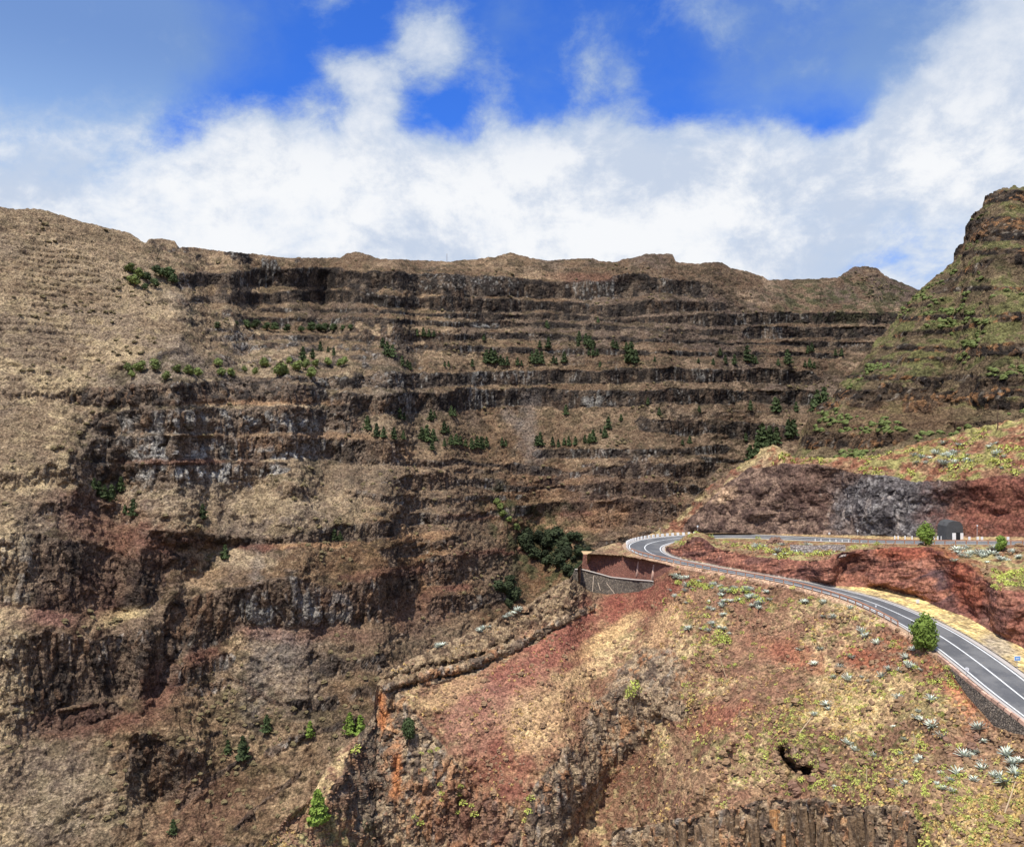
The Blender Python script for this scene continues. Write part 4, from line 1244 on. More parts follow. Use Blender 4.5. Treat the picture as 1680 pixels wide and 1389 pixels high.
def wall_strip(name, topw, botw, mat, label, cat, thick=.5, rows=6, bulge=.10):
    """battered stone wall between two 3-D lines"""
    topw, botw = resample_n(topw, 60), resample_n(botw, 60)
    t = np.linspace(0, 1, rows)[:, None, None]
    f = botw[None] * (1 - t) + topw[None] * t
    f = f + bulge * fbm(f[..., 0:1] / 1.1, f[..., 1:2] / 1.1, f[..., 2:3] / .8, 2, 91) * np.array([-.5, -.8, 0])
    back = f[-1] + np.array([0, thick, 0.0])
    low = f[0] + np.array([0, thick, 0.0])
    g = np.concatenate([f, back[None], low[None]])
    nr, nc = g.shape[:2]
    idx = np.arange(nr * nc).reshape(nr, nc)
    q = np.stack([idx[:-1, :-1], idx[:-1, 1:], idx[1:, 1:], idx[1:, :-1]], -1).reshape(-1, 4)
    me = mesh_np(name, g, q, False)
    return obj(name, me, mat, label=label, cat=cat)


def resample_n(p, n):
    p = np.asarray(p, float)
    s_ = np.concatenate([[0], np.cumsum(np.linalg.norm(np.diff(p, axis=0), axis=1))])
    q = np.linspace(0, s_[-1], n)
    return np.stack([np.interp(q, s_, p[:, k]) for k in range(3)], 1)


def sheet_d(S, px_, py_):
    return S.at(px_, py_)[1]


def wline(S, pts, lead):
    out = []
    for (a, b) in pts:
        dmin = min(sheet_d(S, a + da, b) for da in (-8, 0, 8))
        out.append(P(a, b, dmin - lead))
    return np.array(out)


t1, d1 = TW1, TD1
top1 = np.array([P(q[0], q[1], d) for q, d in zip(TW1, TD1)])
bot1 = np.array([P(q[0], q[1] + 1.5, d - .8) for q, d in zip(TB1, TD1)])
tw1 = wall_strip('terrace_wall', top1, bot1, MAT_WALLR, 'upper red stone terrace wall under the hairpin bend', 'wall', thick=.5)
tp = resample_n(top1, 40)
ptop = ribbon('platform', tp + np.array([0, 6.0, .05]), tp + np.array([0, .1, .03]), mat_plain('straw_platform', tuple(C3((186, 156, 116))), .95, .5, .9), kind='structure')
top2 = np.array([P(q[0], q[1], d) for q, d in zip(TW2, TD2)])
bot2 = np.array([P(q[0], q[1] + 4, d - 1.1) for q, d in zip(TB2, TD2)])
tw2 = wall_strip('terrace_wall', top2, bot2, MAT_WALL, 'lower grey stone terrace wall at the foot of the hairpin platform', 'wall')
mb = MB()
cp = resample_n(top2, 40) + np.array([0, -.15, .08])
mb.tube(cp, .16, 4)
obj('coping', mb.mesh('coping'), MAT_SHOULD, parent=tw2)
# pale drain streaks hanging on the upper wall: render runs of lime, as thin raised ribs
for (a, b, b_) in ((1048, 921, 945), (1073, 926, 951)):
    mb = MB()
    dd = float(np.interp(a, [p_[0] for p_ in t1], d1)) - .22
    p0, p1, p2 = P(a, b, dd), P(a - .8, (b + b_) / 2, dd - .28), P(a - 1.6, b_, dd - .62)
    vs_ = []
    for p_, w_ in ((p0, .22), (p1, .34), (p2, .5)):
        vs_ += [p_ + np.array([-w_, 0, 0]), p_ + np.array([0, -.08, 0]), p_ + np.array([w_, 0, 0]), p_ + np.array([0, .3, 0])]
    mb.add(vs_, [(0, 4, 5, 1), (1, 5, 6, 2), (4, 8, 9, 5), (5, 9, 10, 6), (0, 1, 2, 3), (8, 11, 10, 9)])
    obj('lime_streak', mb.mesh('lime_streak', True), mat_plain('lime', tuple(C3((196, 164, 146))), .95, .4, 4.), parent=tw1)
# leaning poles at the lower wall
for k, (a, b, a2, b2_) in enumerate(((972, 968, 974, 944), (985, 966, 981, 955), (1008, 971, 995, 956))):
    mb = MB()
    dd = sheet_d(E, a, b + 8) - 2.5
    mb.tube([P(a, b + 2, dd - .3), P(a2, b2_, dd + .6)], .07, 5)
    obj('leaning_pole', mb.mesh('leaning_pole'), mat_plain('bleached_wood', tuple(C3((190, 172, 150))), .9, .2, 4.),
        label=('long pale pole leaning on the lower terrace wall', 'short pale pole stuck in the slope by the lower terrace wall', 'pale slanting pole lying across the lower terrace wall')[k], cat='pole')

# retaining wall of the lower road with its parapet blocks
wl = road_off(halfw + 1.45, 0.0)
pw = proj(wl)
idx = [i for i in range(i_hair) if 1536 < pw[i, 0] < 1790]
idx = idx[::-1]                   # left to right
hgt = np.interp(pw[idx, 0], [1536, 1560, 1588, 1616, 1640, 1680, 1790], [.5, 2.4, 4.1, 5.0, 5.2, 4.4, 4.2])
topr = wl[idx] + np.array([0, 0, .05])
outv = side[idx]
botr = topr + outv * (.16 * hgt)[:, None] - np.array([0, 0, 1.]) * hgt[:, None]
rw = wall_strip('retaining_wall', topr, botr, MAT_WALL, 'dark stone retaining wall holding up the lower road beside the red slope', 'wall', thick=.6)
par = resample_n(road_off(halfw + 1.25, .03)[idx], int(len(idx) * .8 / 1.0))
pm = None
for i in range(len(par) - 1):
    c = (par[i] + par[i + 1]) / 2
    dv = par[i + 1] - par[i]
    L = np.linalg.norm(dv)
    if pm is None:
        mb = MB(); mb.box((0, 0, .21), (.46, 0, 0), (0, .17, 0), (0, 0, .21)); pm = mb.mesh('parapet_block')
    obj('parapet_block', pm, MAT_COPE, parent=rw, loc=c, rot=(0, -math.asin(dv[2] / L), math.atan2(dv[1], dv[0])), scale=(1, 1, random.uniform(.9, 1.12)))


def guardrail(s0, s1, off, label, mat=None, step=2.0, h=.72):
    mat = mat or MAT_RUST
    sel_ = np.where((sarc >= s0) & (sarc <= s1))[0]
    line = road_off(off)[sel_]
    e = obj('guardrail', None, label=label, cat='guardrail', loc=line[0])
    o0 = line[0]
    n_ = int(np.linalg.norm(np.diff(line, axis=0), axis=1).sum() / step)
    pts = resample_n(line, n_ + 1)
    mb = MB()
    mb.box((0, 0, h / 2 - .15), (.07, 0, 0), (0, .07, 0), (0, 0, h / 2 + .2))
    me = mb.mesh('post')
    for p in pts:
        obj('post', me, mat, parent=e, loc=p - o0)
    mb = MB()
    r = resample_n(line, n_ * 2 + 1) - o0
    a = r + np.array([0, 0, h - .10]); b = r + np.array([0, 0, h + .10])
    sd = np.gradient(r, axis=0); sd = np.stack([-sd[:, 1], sd[:, 0], sd[:, 0] * 0], 1); sd /= np.linalg.norm(sd, axis=1, keepdims=True)
    for i in range(len(r) - 1):
        f_, g_ = a[i] + sd[i] * .08, a[i + 1] + sd[i + 1] * .08
        mb.add([a[i] + sd[i] * .08, a[i + 1] + sd[i + 1] * .08, r[i + 1] + (0, 0, h) + sd[i + 1] * .12, r[i] + (0, 0, h) + sd[i] * .12, b[i + 1] + sd[i + 1] * .08, b[i] + sd[i] * .08,
                a[i] - sd[i] * .06, a[i + 1] - sd[i + 1] * .06, b[i + 1] - sd[i + 1] * .06, b[i] - sd[i] * .06],
               [(0, 1, 2, 3), (3, 2, 4, 5), (5, 4, 8, 9), (9, 8, 7, 6), (6, 7, 1, 0)])
    obj('rail', mb.mesh('rail'), mat, parent=e)


guardrail(-80, -8, halfw + .75, 'long rust coloured guardrail along the outer edge of the lower road')
guardrail(68, 114, -(halfw + .5), 'rust coloured guardrail along the upper road above the red cutting')
guardrail(-116, -101, -(halfw + .95), 'dark guardrail on the straw verge side of the lower road', MAT_DARKR)

# white blocks round the bend
ob = road_off(halfw + .5)
pob = proj(ob)
mb = MB()
mb.box((0, 0, .3), (.30, 0, 0), (0, .2, 0), (0, 0, .36))
blk_me = mb.mesh('kerb_block')
cum = np.arange(len(ob)) * .8
sel_ = np.where((sarc > 2.0) & (sarc < 24))[0]
bl = resample_n(ob[sel_], 20)
for i in range(20):
    dv = bl[min(i + 1, 19)] - bl[max(i - 1, 0)]
    obj('kerb_block', blk_me, MAT_WHITE, label='white concrete block in the row round the hairpin bend', cat='block', group='white blocks round the bend', loc=bl[i], rot=(0, 0, math.atan2(dv[1], dv[0])))

# marker posts
mb = MB(); mb.box((0, 0, .40), (.11, 0, 0), (0, .07, 0), (0, 0, .5)); post_me = mb.mesh('marker_post')
far_e = road_off(halfw + .55); pfe = proj(far_e)
near_e = road_off(-(halfw + .3)); pne = proj(near_e)
for a in (1467, 1475.5, 1484.5, 1494):
    i = i_hair + int(np.argmin(np.abs(pfe[i_hair:, 0] - a)))
    obj('marker_post', post_me, MAT_WHITE, label='white roadside marker post between the dark rock face and the round roadside tree', cat='marker post', group='marker posts left of the tree', loc=far_e[i])
for a in (1530, 1535, 1541, 1547.5, 1554, 1561.5):
    i = i_hair + int(np.argmin(np.abs(pfe[i_hair:, 0] - a)))
    obj('marker_post', post_me, MAT_WHITE, label='white roadside marker post in front of the grey hut', cat='marker post', group='marker posts by the hut', loc=far_e[i], scale=(1.2, 1, 1))
for a in (1590, 1602, 1614, 1651):
    i = i_hair + int(np.argmin(np.abs(pfe[i_hair:, 0] - a)))
    obj('marker_post', post_me, MAT_WHITE, label='white roadside marker post below the red rock face', cat='marker post', group='marker posts below the red face', loc=far_e[i], scale=(1.8, 1, .9))
for a in np.linspace(1338, 1422, 9):
    i = i_in + int(np.argmin(np.abs(pne[i_in:, 0] - a)))
    obj('marker_post', post_me, MAT_WHITE, label='low white post on the straw edge of the upper road', cat='marker post', group='low posts on the upper road edge', loc=near_e[i], scale=(.8, 1, .55))

# hut set into the rock face
hb = Cc.at(1555, 884) + np.array([0, -1.6, -.3])
hut = obj('utility_hut', None, label='small grey rounded hut with white door panels against the rock face', cat='hut', loc=hb)
mb = MB()
prof = [(-1.65, 0), (1.65, 0), (1.62, 2.9), (1.3, 3.6), (.6, 3.95), (-.3, 4.0), (-1.1, 3.7), (-1.6, 3.0)]
mb.add([(a, -.9, b) for a, b in prof] + [(a * 1.05, 2.4, b + .1) for a, b in prof], [tuple(range(8))] + [tuple(range(15, 7, -1))] + [((i + 1) % 8, i, 8 + i, 8 + (i + 1) % 8) for i in range(8)])
obj('body', mb.mesh('body'), MAT_HUT, parent=hut)
mb = MB(); mb.box((0.55, -.93, .85), (.95, 0, 0), (0, .05, 0), (0, 0, .95)); obj('doorway', mb.mesh('doorway'), MAT_DARK, parent=hut)
for a, w_ in ((-.18, .34), (1.32, .28)):
    mb = MB(); mb.box((a, -1.02, .85), (w_, 0, 0), (0, .04, 0), (0, 0, .85)); obj('door_panel', mb.mesh('door_panel'), MAT_WHITE, parent=hut)


def sign(px_, base, h, kind, label, size=.35, cat='sign'):
    e = obj('road_sign', None, label=label, cat=cat, loc=base)
    mb = MB(); mb.tube([(0, 0, -.3), (0, 0, h)], .045, 6); obj('pole', mb.mesh('pole'), MAT_POLE, parent=e)
    mb = MB()
    if kind == 'round':
        n_ = 16
        ring = [(size * math.cos(2 * math.pi * k / n_), size * math.sin(2 * math.pi * k / n_)) for k in range(n_)]
        mb.add([(a, -.07, h + b) for a, b in ring] + [(a, -.04, h + b) for a, b in ring], [tuple(range(n_)), tuple(range(2 * n_ - 1, n_ - 1, -1))] + [((k + 1) % n_, k, n_ + k, n_ + (k + 1) % n_) for k in range(n_)])
        obj('panel', mb.mesh('panel'), MAT_SIGNW, parent=e)
        mb = MB(); mb.box((0, -.085, h), (size * .12, 0, 0), (0, .008, 0), (0, 0, size * .45)); obj('mark', mb.mesh('mark'), MAT_POLE, parent=e)
    elif kind == 'blue':
        mb.box((0, -.06, h), (size, 0, 0), (0, .02, 0), (0, 0, size * .72)); obj('panel', mb.mesh('panel'), MAT_SIGNW, parent=e)
        mb = MB(); mb.box((0, -.085, h), (size * .86, 0, 0), (0, .006, 0), (0, 0, size * .58)); obj('blue_field', mb.mesh('blue_field'), MAT_SIGNB, parent=e)
        mb = MB()
        mb.add([(-size * .6, -.10, h), (-size * .2, -.10, h - size * .3), (-size * .2, -.10, h - size * .1), (size * .6, -.10, h - size * .1), (size * .6, -.10, h + size * .1), (-size * .2, -.10, h + size * .1), (-size * .2, -.10, h + size * .3)], [(0, 1, 2, 3, 4, 5, 6)])
        obj('arrow', mb.mesh('arrow'), MAT_SIGNW, parent=e)
    else:
        mb.box((0, -.06, h), (size, 0, 0), (0, .02, 0), (0, 0, size * 1.1)); obj('panel', mb.mesh('panel'), MAT_SIGNW, parent=e)
    return e


def on_road(off, a, lower=True):
    q = road_off(off); pq = proj(q)
    rng_ = range(0, i_hair) if lower else range(i_hair, len(q))
    i = min(rng_, key=lambda j: abs(pq[j, 0] - a))
    return q[i]


sign(0, on_road(halfw + .9, 1587), 1.25, 'round', 'white round sign on a short pole at the lower road parapet', .27)
b_ = De.at(1668, 1105); sign(0, b_, 1.3, 'blue', 'blue arrow sign on a pole on the straw verge', .42)
sign(0, on_road(halfw + .5, 1437), 1.15, 'post', 'narrow grey marker sign at the guardrail of the lower road', .12)
b_ = De.at(1505, 990); sign(0, b_, .45, 'post', 'small white marker with a dark patch on the straw verge', .28)
b_ = Cc.at(1144, 874); sign(0, b_, 1.7, 'post', 'small white sign on a pole beyond the hairpin bend', .20)
b_ = Cc.at(1082, 874); sign(0, b_, 1.3, 'post', 'thin white pole on the bank behind the white blocks', .07)
b_ = Cc.at(1360, 879); sign(0, b_, .6, 'round', 'low white round sign at the foot of the brown rock face', .24)
b_ = Cc.at(1407, 879); sign(0, b_, 1.1, 'round', 'taller white round sign at the foot of the dark rock face', .2)
b_ = Cc.at(1603, 879); sign(0, b_, 2.0, 'post', 'thin pole with a pale plate before the red rock face', .12)
# mast on the far rim and a dead pole on the right slope
mb = MB(); q = A.at(732, 430); mb.tube([(0, 0, -1), (0, 0, 6)], .22, 5)
obj('mast', mb.mesh('mast'), MAT_POLE, label='thin mast standing on the rim of the far cliff', cat='mast', loc=q)
mb = MB(); q = Cc.at(1634, 702); mb.tube([(0, 0, -.5), (.15, 0, 5.4)], [.09, .05], 5)
obj('bare_pole', mb.mesh('bare_pole'), MAT_DARKR, label='bare upright pole on the slope below the peak', cat='pole', loc=q)

# ================================================================== ROCK PIECES
def prism_mesh(seed, n=6, rings=4):
    r_ = random.Random(seed)
    base = [(math.cos(2 * math.pi * (k + r_.uniform(-.25, .25)) / n) * r_.uniform(.8, 1.15), math.sin(2 * math.pi * (k + r_.uniform(-.25, .25)) / n) * r_.uniform(.8, 1.15)) for k in range(n)]
    vs, fs = [], []
    for j in range(rings):
        t = j / (rings - 1)
        ox, oy = r_.uniform(-.08, .08), r_.uniform(-.08, .08)
        sc_ = (1.0 - .12 * t) * r_.uniform(.93, 1.05)
        for (a, b) in base:
            vs.append((a * sc_ + ox, b * sc_ + oy, t + (r_.uniform(-.03, .03) if 0 < j else 0)))
    for j in range(rings - 1):
        for k in range(n):
            fs.append((j * n + k, j * n + (k + 1) % n, (j + 1) * n + (k + 1) % n, (j + 1) * n + k))
    fs.append(tuple((rings - 1) * n + k for k in range(n)))
    me = bpy.data.meshes.new('basalt_column')
    me.from_pydata(vs, [], fs)
    me.update()
    return me


def mat_column(name, c1, c2, c3):
    m, t, b = mat_new(name)
    oi = t.new('ShaderNodeObjectInfo')
    g = t.vmath('ADD', t.new('ShaderNodeNewGeometry').outputs['Position'], t.new('ShaderNodeCombineXYZ', {0: t.math('MULTIPLY', oi.outputs['Random'], 40.), 1: 0., 2: 0.}).outputs[0])
    n_ = t.noise(t.vmath('MULTIPLY', g, (1.6, 1.6, .45)), 1.0, 5., .65).outputs[0]
    n2_ = t.noise(g, 2.4, 4., .6).outputs[0]
    c = t.mix(t.smooth(n_, .35, .65), tuple(c1), tuple(c2))
    c = t.mix(t.smooth(n2_, .55, .72), c, tuple(c3))
    k = t.math('MULTIPLY', t.math('MULTIPLY_ADD', oi.outputs['Random'], .6, .7), t.smooth(n2_, .3, .5, .55, 1.05))
    c = t.mix(1.0, c, t.new('ShaderNodeCombineXYZ', {0: k, 1: k, 2: k}).outputs[0], 'MULTIPLY')
    t.l.new(c, b.inputs['Base Color'])
    b.inputs['Roughness'].default_value = .95
    b.inputs['Specular IOR Level'].default_value = .1
    bn = t.new('ShaderNodeBump', {'Height': t.math('ADD', n_, n2_), 'Strength': 1.0, 'Distance': .25})
    t.l.new(bn.outputs[0], b.inputs['Normal'])
    return m


MAT_COLM = mat_column('basalt_columns', C3((84, 70, 58)), C3((140, 116, 90)), C3((150, 136, 116)))
MAT_COLO = mat_column('ochre_columns', C3((120, 90, 64)), C3((180, 132, 86)), C3((186, 164, 128)))
cm = [prism_mesh(i, 5 + i % 3) for i in range(6)]
cmo = [prism_mesh(i + 20, 5 + i % 3) for i in range(4)]
CTOP = [(1000, 1365), (1070, 1352), (1130, 1340), (1200, 1324), (1260, 1313), (1340, 1312), (1400, 1326), (1470, 1320), (1500, 1337), (1512, 1372)]
for row in range(2):
    a = 1085.0
    while a < 1508:
        w_ = random.choice((random.uniform(.35, .6), random.uniform(.6, 1.1)))
        py_t = float(ip(a, CTOP)) + (random.uniform(8, 60) if row == 0 else random.uniform(4, 16))
        g_ = E.at(a, py_t + 6)
        h_ = random.uniform(5.5, 8)
        ochre = (abs(a - 1240) < 22 or abs(a - 1285) < 16) and random.random() < .6
        lead = random.uniform(.1, .6) - .4 * row
        ztop = CAMZ + (HY - py_t) / F * g_[1]
        obj('basalt_column', random.choice(cmo if ochre else cm), MAT_COLO if ochre else MAT_COLM, parent=E.o, loc=(g_[0], g_[1] - lead, ztop - h_),
            rot=(random.uniform(-.10, .02), random.uniform(-.12, .12), random.uniform(0, 6.28)), scale=(w_ * random.uniform(.8, 1.4), w_ * random.uniform(.7, 1.1), h_))
        a += w_ * 2 * F / g_[1] * random.uniform(.75, 1.25)


def tiled(name, tv, tf, pos, scl, seed, mat, kind='stuff', label=None, cat=None, tilt=.25, flat=1.0, parent=None):
    """many small pieces as one mesh: template instanced with numpy"""
    r_ = np.random.default_rng(seed)
    N = len(pos)
    yaw = r_.uniform(0, 6.283, N)
    c, s_ = np.cos(yaw), np.sin(yaw)
    V = np.repeat(np.asarray(tv, float)[None], N, 0)
    V = V * (1 + r_.normal(0, .12, (N, len(tv), 1)))
    V = V * np.asarray(scl)[:, None, None]
    V[..., 2] *= r_.uniform(.75, 1.2, (N, 1)) * flat
    x_ = V[..., 0] * c[:, None] - V[..., 1] * s_[:, None]
    y_ = V[..., 0] * s_[:, None] + V[..., 1] * c[:, None]
    V = np.stack([x_, y_, V[..., 2]], -1) + np.asarray(pos)[:, None]
    f_ = np.asarray(tf)
    Fc = (f_[None] + (np.arange(N) * len(tv))[:, None, None]).reshape(-1, f_.shape[1])
    return obj(name, mesh_np(name, V.reshape(-1, 3), Fc, False), mat, kind=kind, label=label, cat=cat, parent=parent)


def sample(S, N, test, seed, up=0.0):
    """random surface points of a sheet; test(px, py, cliff) -> keep probability (vectorised)"""
    r_ = np.random.default_rng(seed)
    out = []
    c = r_.integers(0, S.nc, N)
    r = r_.integers(2, S.nr - 2, N)
    a, b = S.px[c], S.PY[r, c]
    keep = r_.random(N) < test(a, b, S.C[r, c], S.X[r, c], S.Y[r, c], S.Z[r, c])
    c, r = c[keep], r[keep]
    return np.stack([S.X[r, c], S.Y[r, c], S.Z[r, c] + up], -1), a[keep], b[keep]


def leafball(seed, n, r=1.0, size=.3, hemi=True, flatz=.7, outward=.6):
    """quads spread over a dome, facing outward with scatter"""
    g = np.random.default_rng(seed)
    V, Fq = [], []
    for i in range(n):
        d = g.normal(size=3)
        if hemi:
            d[2] = abs(d[2])
        d /= np.linalg.norm(d)
        p = d * r * g.uniform(.55, 1.0)
        p[2] *= flatz
        nrm = d * outward + g.normal(size=3) * (1 - outward)
        nrm /= np.linalg.norm(nrm)
        u = np.cross(nrm, g.normal(size=3)); u /= np.linalg.norm(u)
        v = np.cross(nrm, u)
        s1_, s2_ = size * g.uniform(.6, 1.3), size * g.uniform(.5, 1.0)
        b = len(V)
        V += [p - u * s1_ * .5, p + v * s2_ * .45, p + u * s1_ * .6, p - v * s2_ * .5]
        Fq.append((b, b + 1, b + 2, b + 3))
    return np.array(V), np.array(Fq)


MAT_TWIG = mat_plain('dry_twigs', tuple(C3((136, 110, 84))), .95, .5, .7)
MAT_STRAW = mat_plain('dry_grass_tufts', tuple(C3((196, 166, 108))), .95, .4, .5)
MAT_STONE = mat_plain('loose_stones', tuple(C3((128, 100, 80))), .95, .5, .6)
MAT_EUPH = mat_plain('spurge_leaves', tuple(C3((172, 178, 88))), .7, .4, 1.6, obj_random=.35)
MAT_EUPS = mat_plain('spurge_scatter', tuple(C3((180, 180, 98))), .8, .5, .5)
MAT_AGAVE = mat_plain('agave_leaves', tuple(C3((192, 198, 182))), .6, .3, 1.2, obj_random=.3)
MAT_PINE = mat_plain('pine_needles', tuple(C3((64, 76, 44))), .8, .45, .6, obj_random=.3)
MAT_PINEB = mat_plain('bright_pine_needles', tuple(C3((112, 132, 56))), .8, .4, 1.2, obj_random=.2)
MAT_BUSH = mat_plain('olive_foliage', tuple(C3((104, 114, 62))), .8, .45, .6, obj_random=.3)
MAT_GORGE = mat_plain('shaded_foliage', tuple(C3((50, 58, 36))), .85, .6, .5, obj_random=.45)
MAT_BARK = mat_plain('bark', tuple(C3((86, 66, 50))), .95, .3, 3.)


def wallzone(a, b):
    """keep plants off walls and the road edge"""
    w_ = (np.abs(a - 1010) < 90) & (np.abs(b - 938) < 40)
    r2 = (a > 1530) & (b < np.interp(a, [1530, 1560, 1588, 1616, 1640, 1680, 1800], [1066, 1106, 1147, 1178, 1196, 1210, 1330]))
    return w_ | r2


vn = lambda X, Y, Z, s, sd: vnoise(X / s, Y / s, Z / s, sd)
bare = lambda X, Y, Z: 1 - .85 * sstep(vnoise(X / 9., Y / 9., Z / 9., 93) + .5 * vnoise(X / 3.5, Y / 3.5, Z / 3.5, 94), .1, .4)
# dry brown scrub, straw tufts, stones: uncounted ground cover of the spur
def dome(seed, n=7):
    g = np.random.default_rng(seed)
    V = []
    for (r_, z_) in ((1., -.15), (.95, .25), (.6, .62)):
        for k in range(n):
            an = 6.283 * (k + .5 * len(V) / n) / n
            q = r_ * g.uniform(.75, 1.15)
            V.append((math.cos(an) * q, math.sin(an) * q, z_ * g.uniform(.8, 1.2)))
    V.append((0, 0, .8))
    Fq = [(j * n + k, j * n + (k + 1) % n, (j + 1) * n + (k + 1) % n, (j + 1) * n + k) for j in range(2) for k in range(n)] + [(2 * n + k, 2 * n + (k + 1) % n, 3 * n, 3 * n) for k in range(n)]
    tri = []
    for q in Fq:
        tri += [(q[0], q[1], q[2])] + ([(q[0], q[2], q[3])] if q[2] != q[3] else [])
    return np.array(V), np.array(tri)


tv, tf = dome(1)
pos, a, b = sample(E, 34000, lambda a, b, c, X, Y, Z: (c < .4) * ~wallzone(a, b) * np.clip(.10 + .30 * vn(X, Y, Z, 3., 3), 0, .28) * (b > 930) * np.where(a < 1060, .45, 1.), 11)
tiled('dry_scrub', tv, tf, pos, np.random.default_rng(3).gamma(3., .075, len(pos)) + .10, 4, MAT_TWIG, label='low dry brown scrub scattered over the red spur', cat='scrub')
tv, tf = leafball(2, 10, 1., .9, True, .9, .35)
pos, a, b = sample(E, 34000, lambda a, b, c, X, Y, Z: (c < .4) * ~wallzone(a, b) * np.clip(.10 + .35 * vn(X, Y, Z, 7., 5) + .10 * (b > 1100), 0, .6) * np.where(a < 1060, .3, 1.) * bare(X, Y, Z), 12)
tiled('dry_grass', tv, tf, pos, np.random.default_rng(5).uniform(.18, .42, len(pos)), 6, MAT_STRAW, label='straw coloured grass tufts on the spur', cat='grass')
tv = np.array([(1, 0, 0), (0, 1, 0), (-1, 0, 0), (0, -1, 0), (.1, .1, .8), (0, 0, -.5)]); tf = np.array([(0, 1, 4), (1, 2, 4), (2, 3, 4), (3, 0, 4), (1, 0, 5), (2, 1, 5), (3, 2, 5), (0, 3, 5)])
pos, a, b = sample(E, 16000, lambda a, b, c, X, Y, Z: .22 * ~wallzone(a, b) * (b > 930), 13)
tiled('loose_stones', tv, tf, pos, np.random.default_rng(7).uniform(.10, .38, len(pos)), 8, MAT_STONE, label='small loose stones strewn over the spur', cat='stones')
tv, tf = leafball(3, 16, 1., .55, True, .8, .5)
pos, a, b = sample(E, 30000, lambda a, b, c, X, Y, Z: (c < .45) * ~wallzone(a, b) * (a > 1080) * np.clip(.08 + .4 * vn(X, Y, Z, 5., 9) + .10 * (b > 1150), 0, .45) * bare(X, Y, Z), 14)
tiled('spurge_scatter', tv, tf, pos, np.random.default_rng(9).uniform(.2, .5, len(pos)), 10, MAT_EUPS, label='small yellow green spurge plants dotted over the spur', cat='spurge')
tv, tf = leafball(4, 12, 1., .7, True, .75, .5)
pos, a, b = sample(Cc, 9000, lambda a, b, c, X, Y, Z: (c < .4) * (b < 868) * (a > 1200) * np.clip(.12 + .4 * vn(X, Y, Z, 7., 19), 0, .5), 15)
tiled('slope_scrub', tv, tf, pos, np.random.default_rng(11).uniform(.3, .9, len(pos)), 12, MAT_EUPS, label='yellow green scrub on the slope above the dark rock face', cat='scrub')
tv, tf = dome(5)
pos, a, b = sample(De, 7000, lambda a, b, c, X, Y, Z: (c < .35) * (b < 960) * (b > 893) * np.clip(.10 + .5 * vn(X, Y, Z, 4., 29), 0, .5) * (a < 1690), 16)
tiled('bank_scrub', tv, tf, pos, np.random.default_rng(13).uniform(.25, .7, len(pos)), 14, MAT_TWIG, label='brown and olive scrub along the rim of the red cutting', cat='scrub')
pos, a, b = sample(B, 16000, lambda a, b, c, X, Y, Z: (c < .4) * np.clip(.04 + .5 * vn(X, Y, Z, 16., 39), 0, .5) * (a < 1700), 17)
tiled('peak_scrub', tv, tf, pos, np.random.default_rng(15).uniform(.6, 1.7, len(pos)), 16, MAT_BUSH, label='olive green bushes growing on the ledges of the peak', cat='scrub')
pos, a, b = sample(A, 30000, lambda a, b, c, X, Y, Z: (c < .4) * np.clip(.02 + .3 * vn(X, Y, Z, 22., 49), 0, .4) * (a > -60), 18)
MAT_DSCR = mat_plain('dark_scrub', tuple(C3((110, 98, 70))), .95, .5, .4)
tiled('slope_bushes', tv, tf, pos, np.random.default_rng(17).uniform(.5, 1.5, len(pos)), 18, MAT_DSCR, label='low drab bushes speckling the valley slopes', cat='scrub')

# ================================================================== AGAVES, SPURGE SHRUBS
def agave_mesh(seed, n=24):
    g = random.Random(seed)
    mb = MB()
    for i in range(n):
        an = i * 2.399 + g.uniform(-.2, .2)
        el = math.radians(12 + 66 * (i / n) + g.uniform(-8, 8))
        L = g.uniform(.8, 1.05) * (1.0 - .15 * i / n)
        wd = .085 * g.uniform(.8, 1.2)
        ca, sa = math.cos(an), math.sin(an)
        pts = []
        for t in (0, .35, .7, 1.0):
            r_ = .06 + L * t * math.cos(el - .25 * t)
            z_ = .05 + L * t * math.sin(el + .1 * t) - .10 * t * t
            w_ = wd * (1.0, 1.25, .8, .05)[(0, .35, .7, 1.0).index(t)]
            pts.append((r_, z_, w_))
        vs = []
        for (r_, z_, w_) in pts:
            vs += [(r_ * ca - w_ * sa, r_ * sa + w_ * ca, z_ + .03), (r_ * ca, r_ * sa, z_ - .03), (r_ * ca + w_ * sa, r_ * sa - w_ * ca, z_ + .03)]
        fs = []
        for j in range(3):
            fs += [(j * 3, j * 3 + 1, j * 3 + 4, j * 3 + 3), (j * 3 + 1, j * 3 + 2, j * 3 + 5, j * 3 + 4)]
        mb.add(vs, fs)
    return mb.mesh('agave')


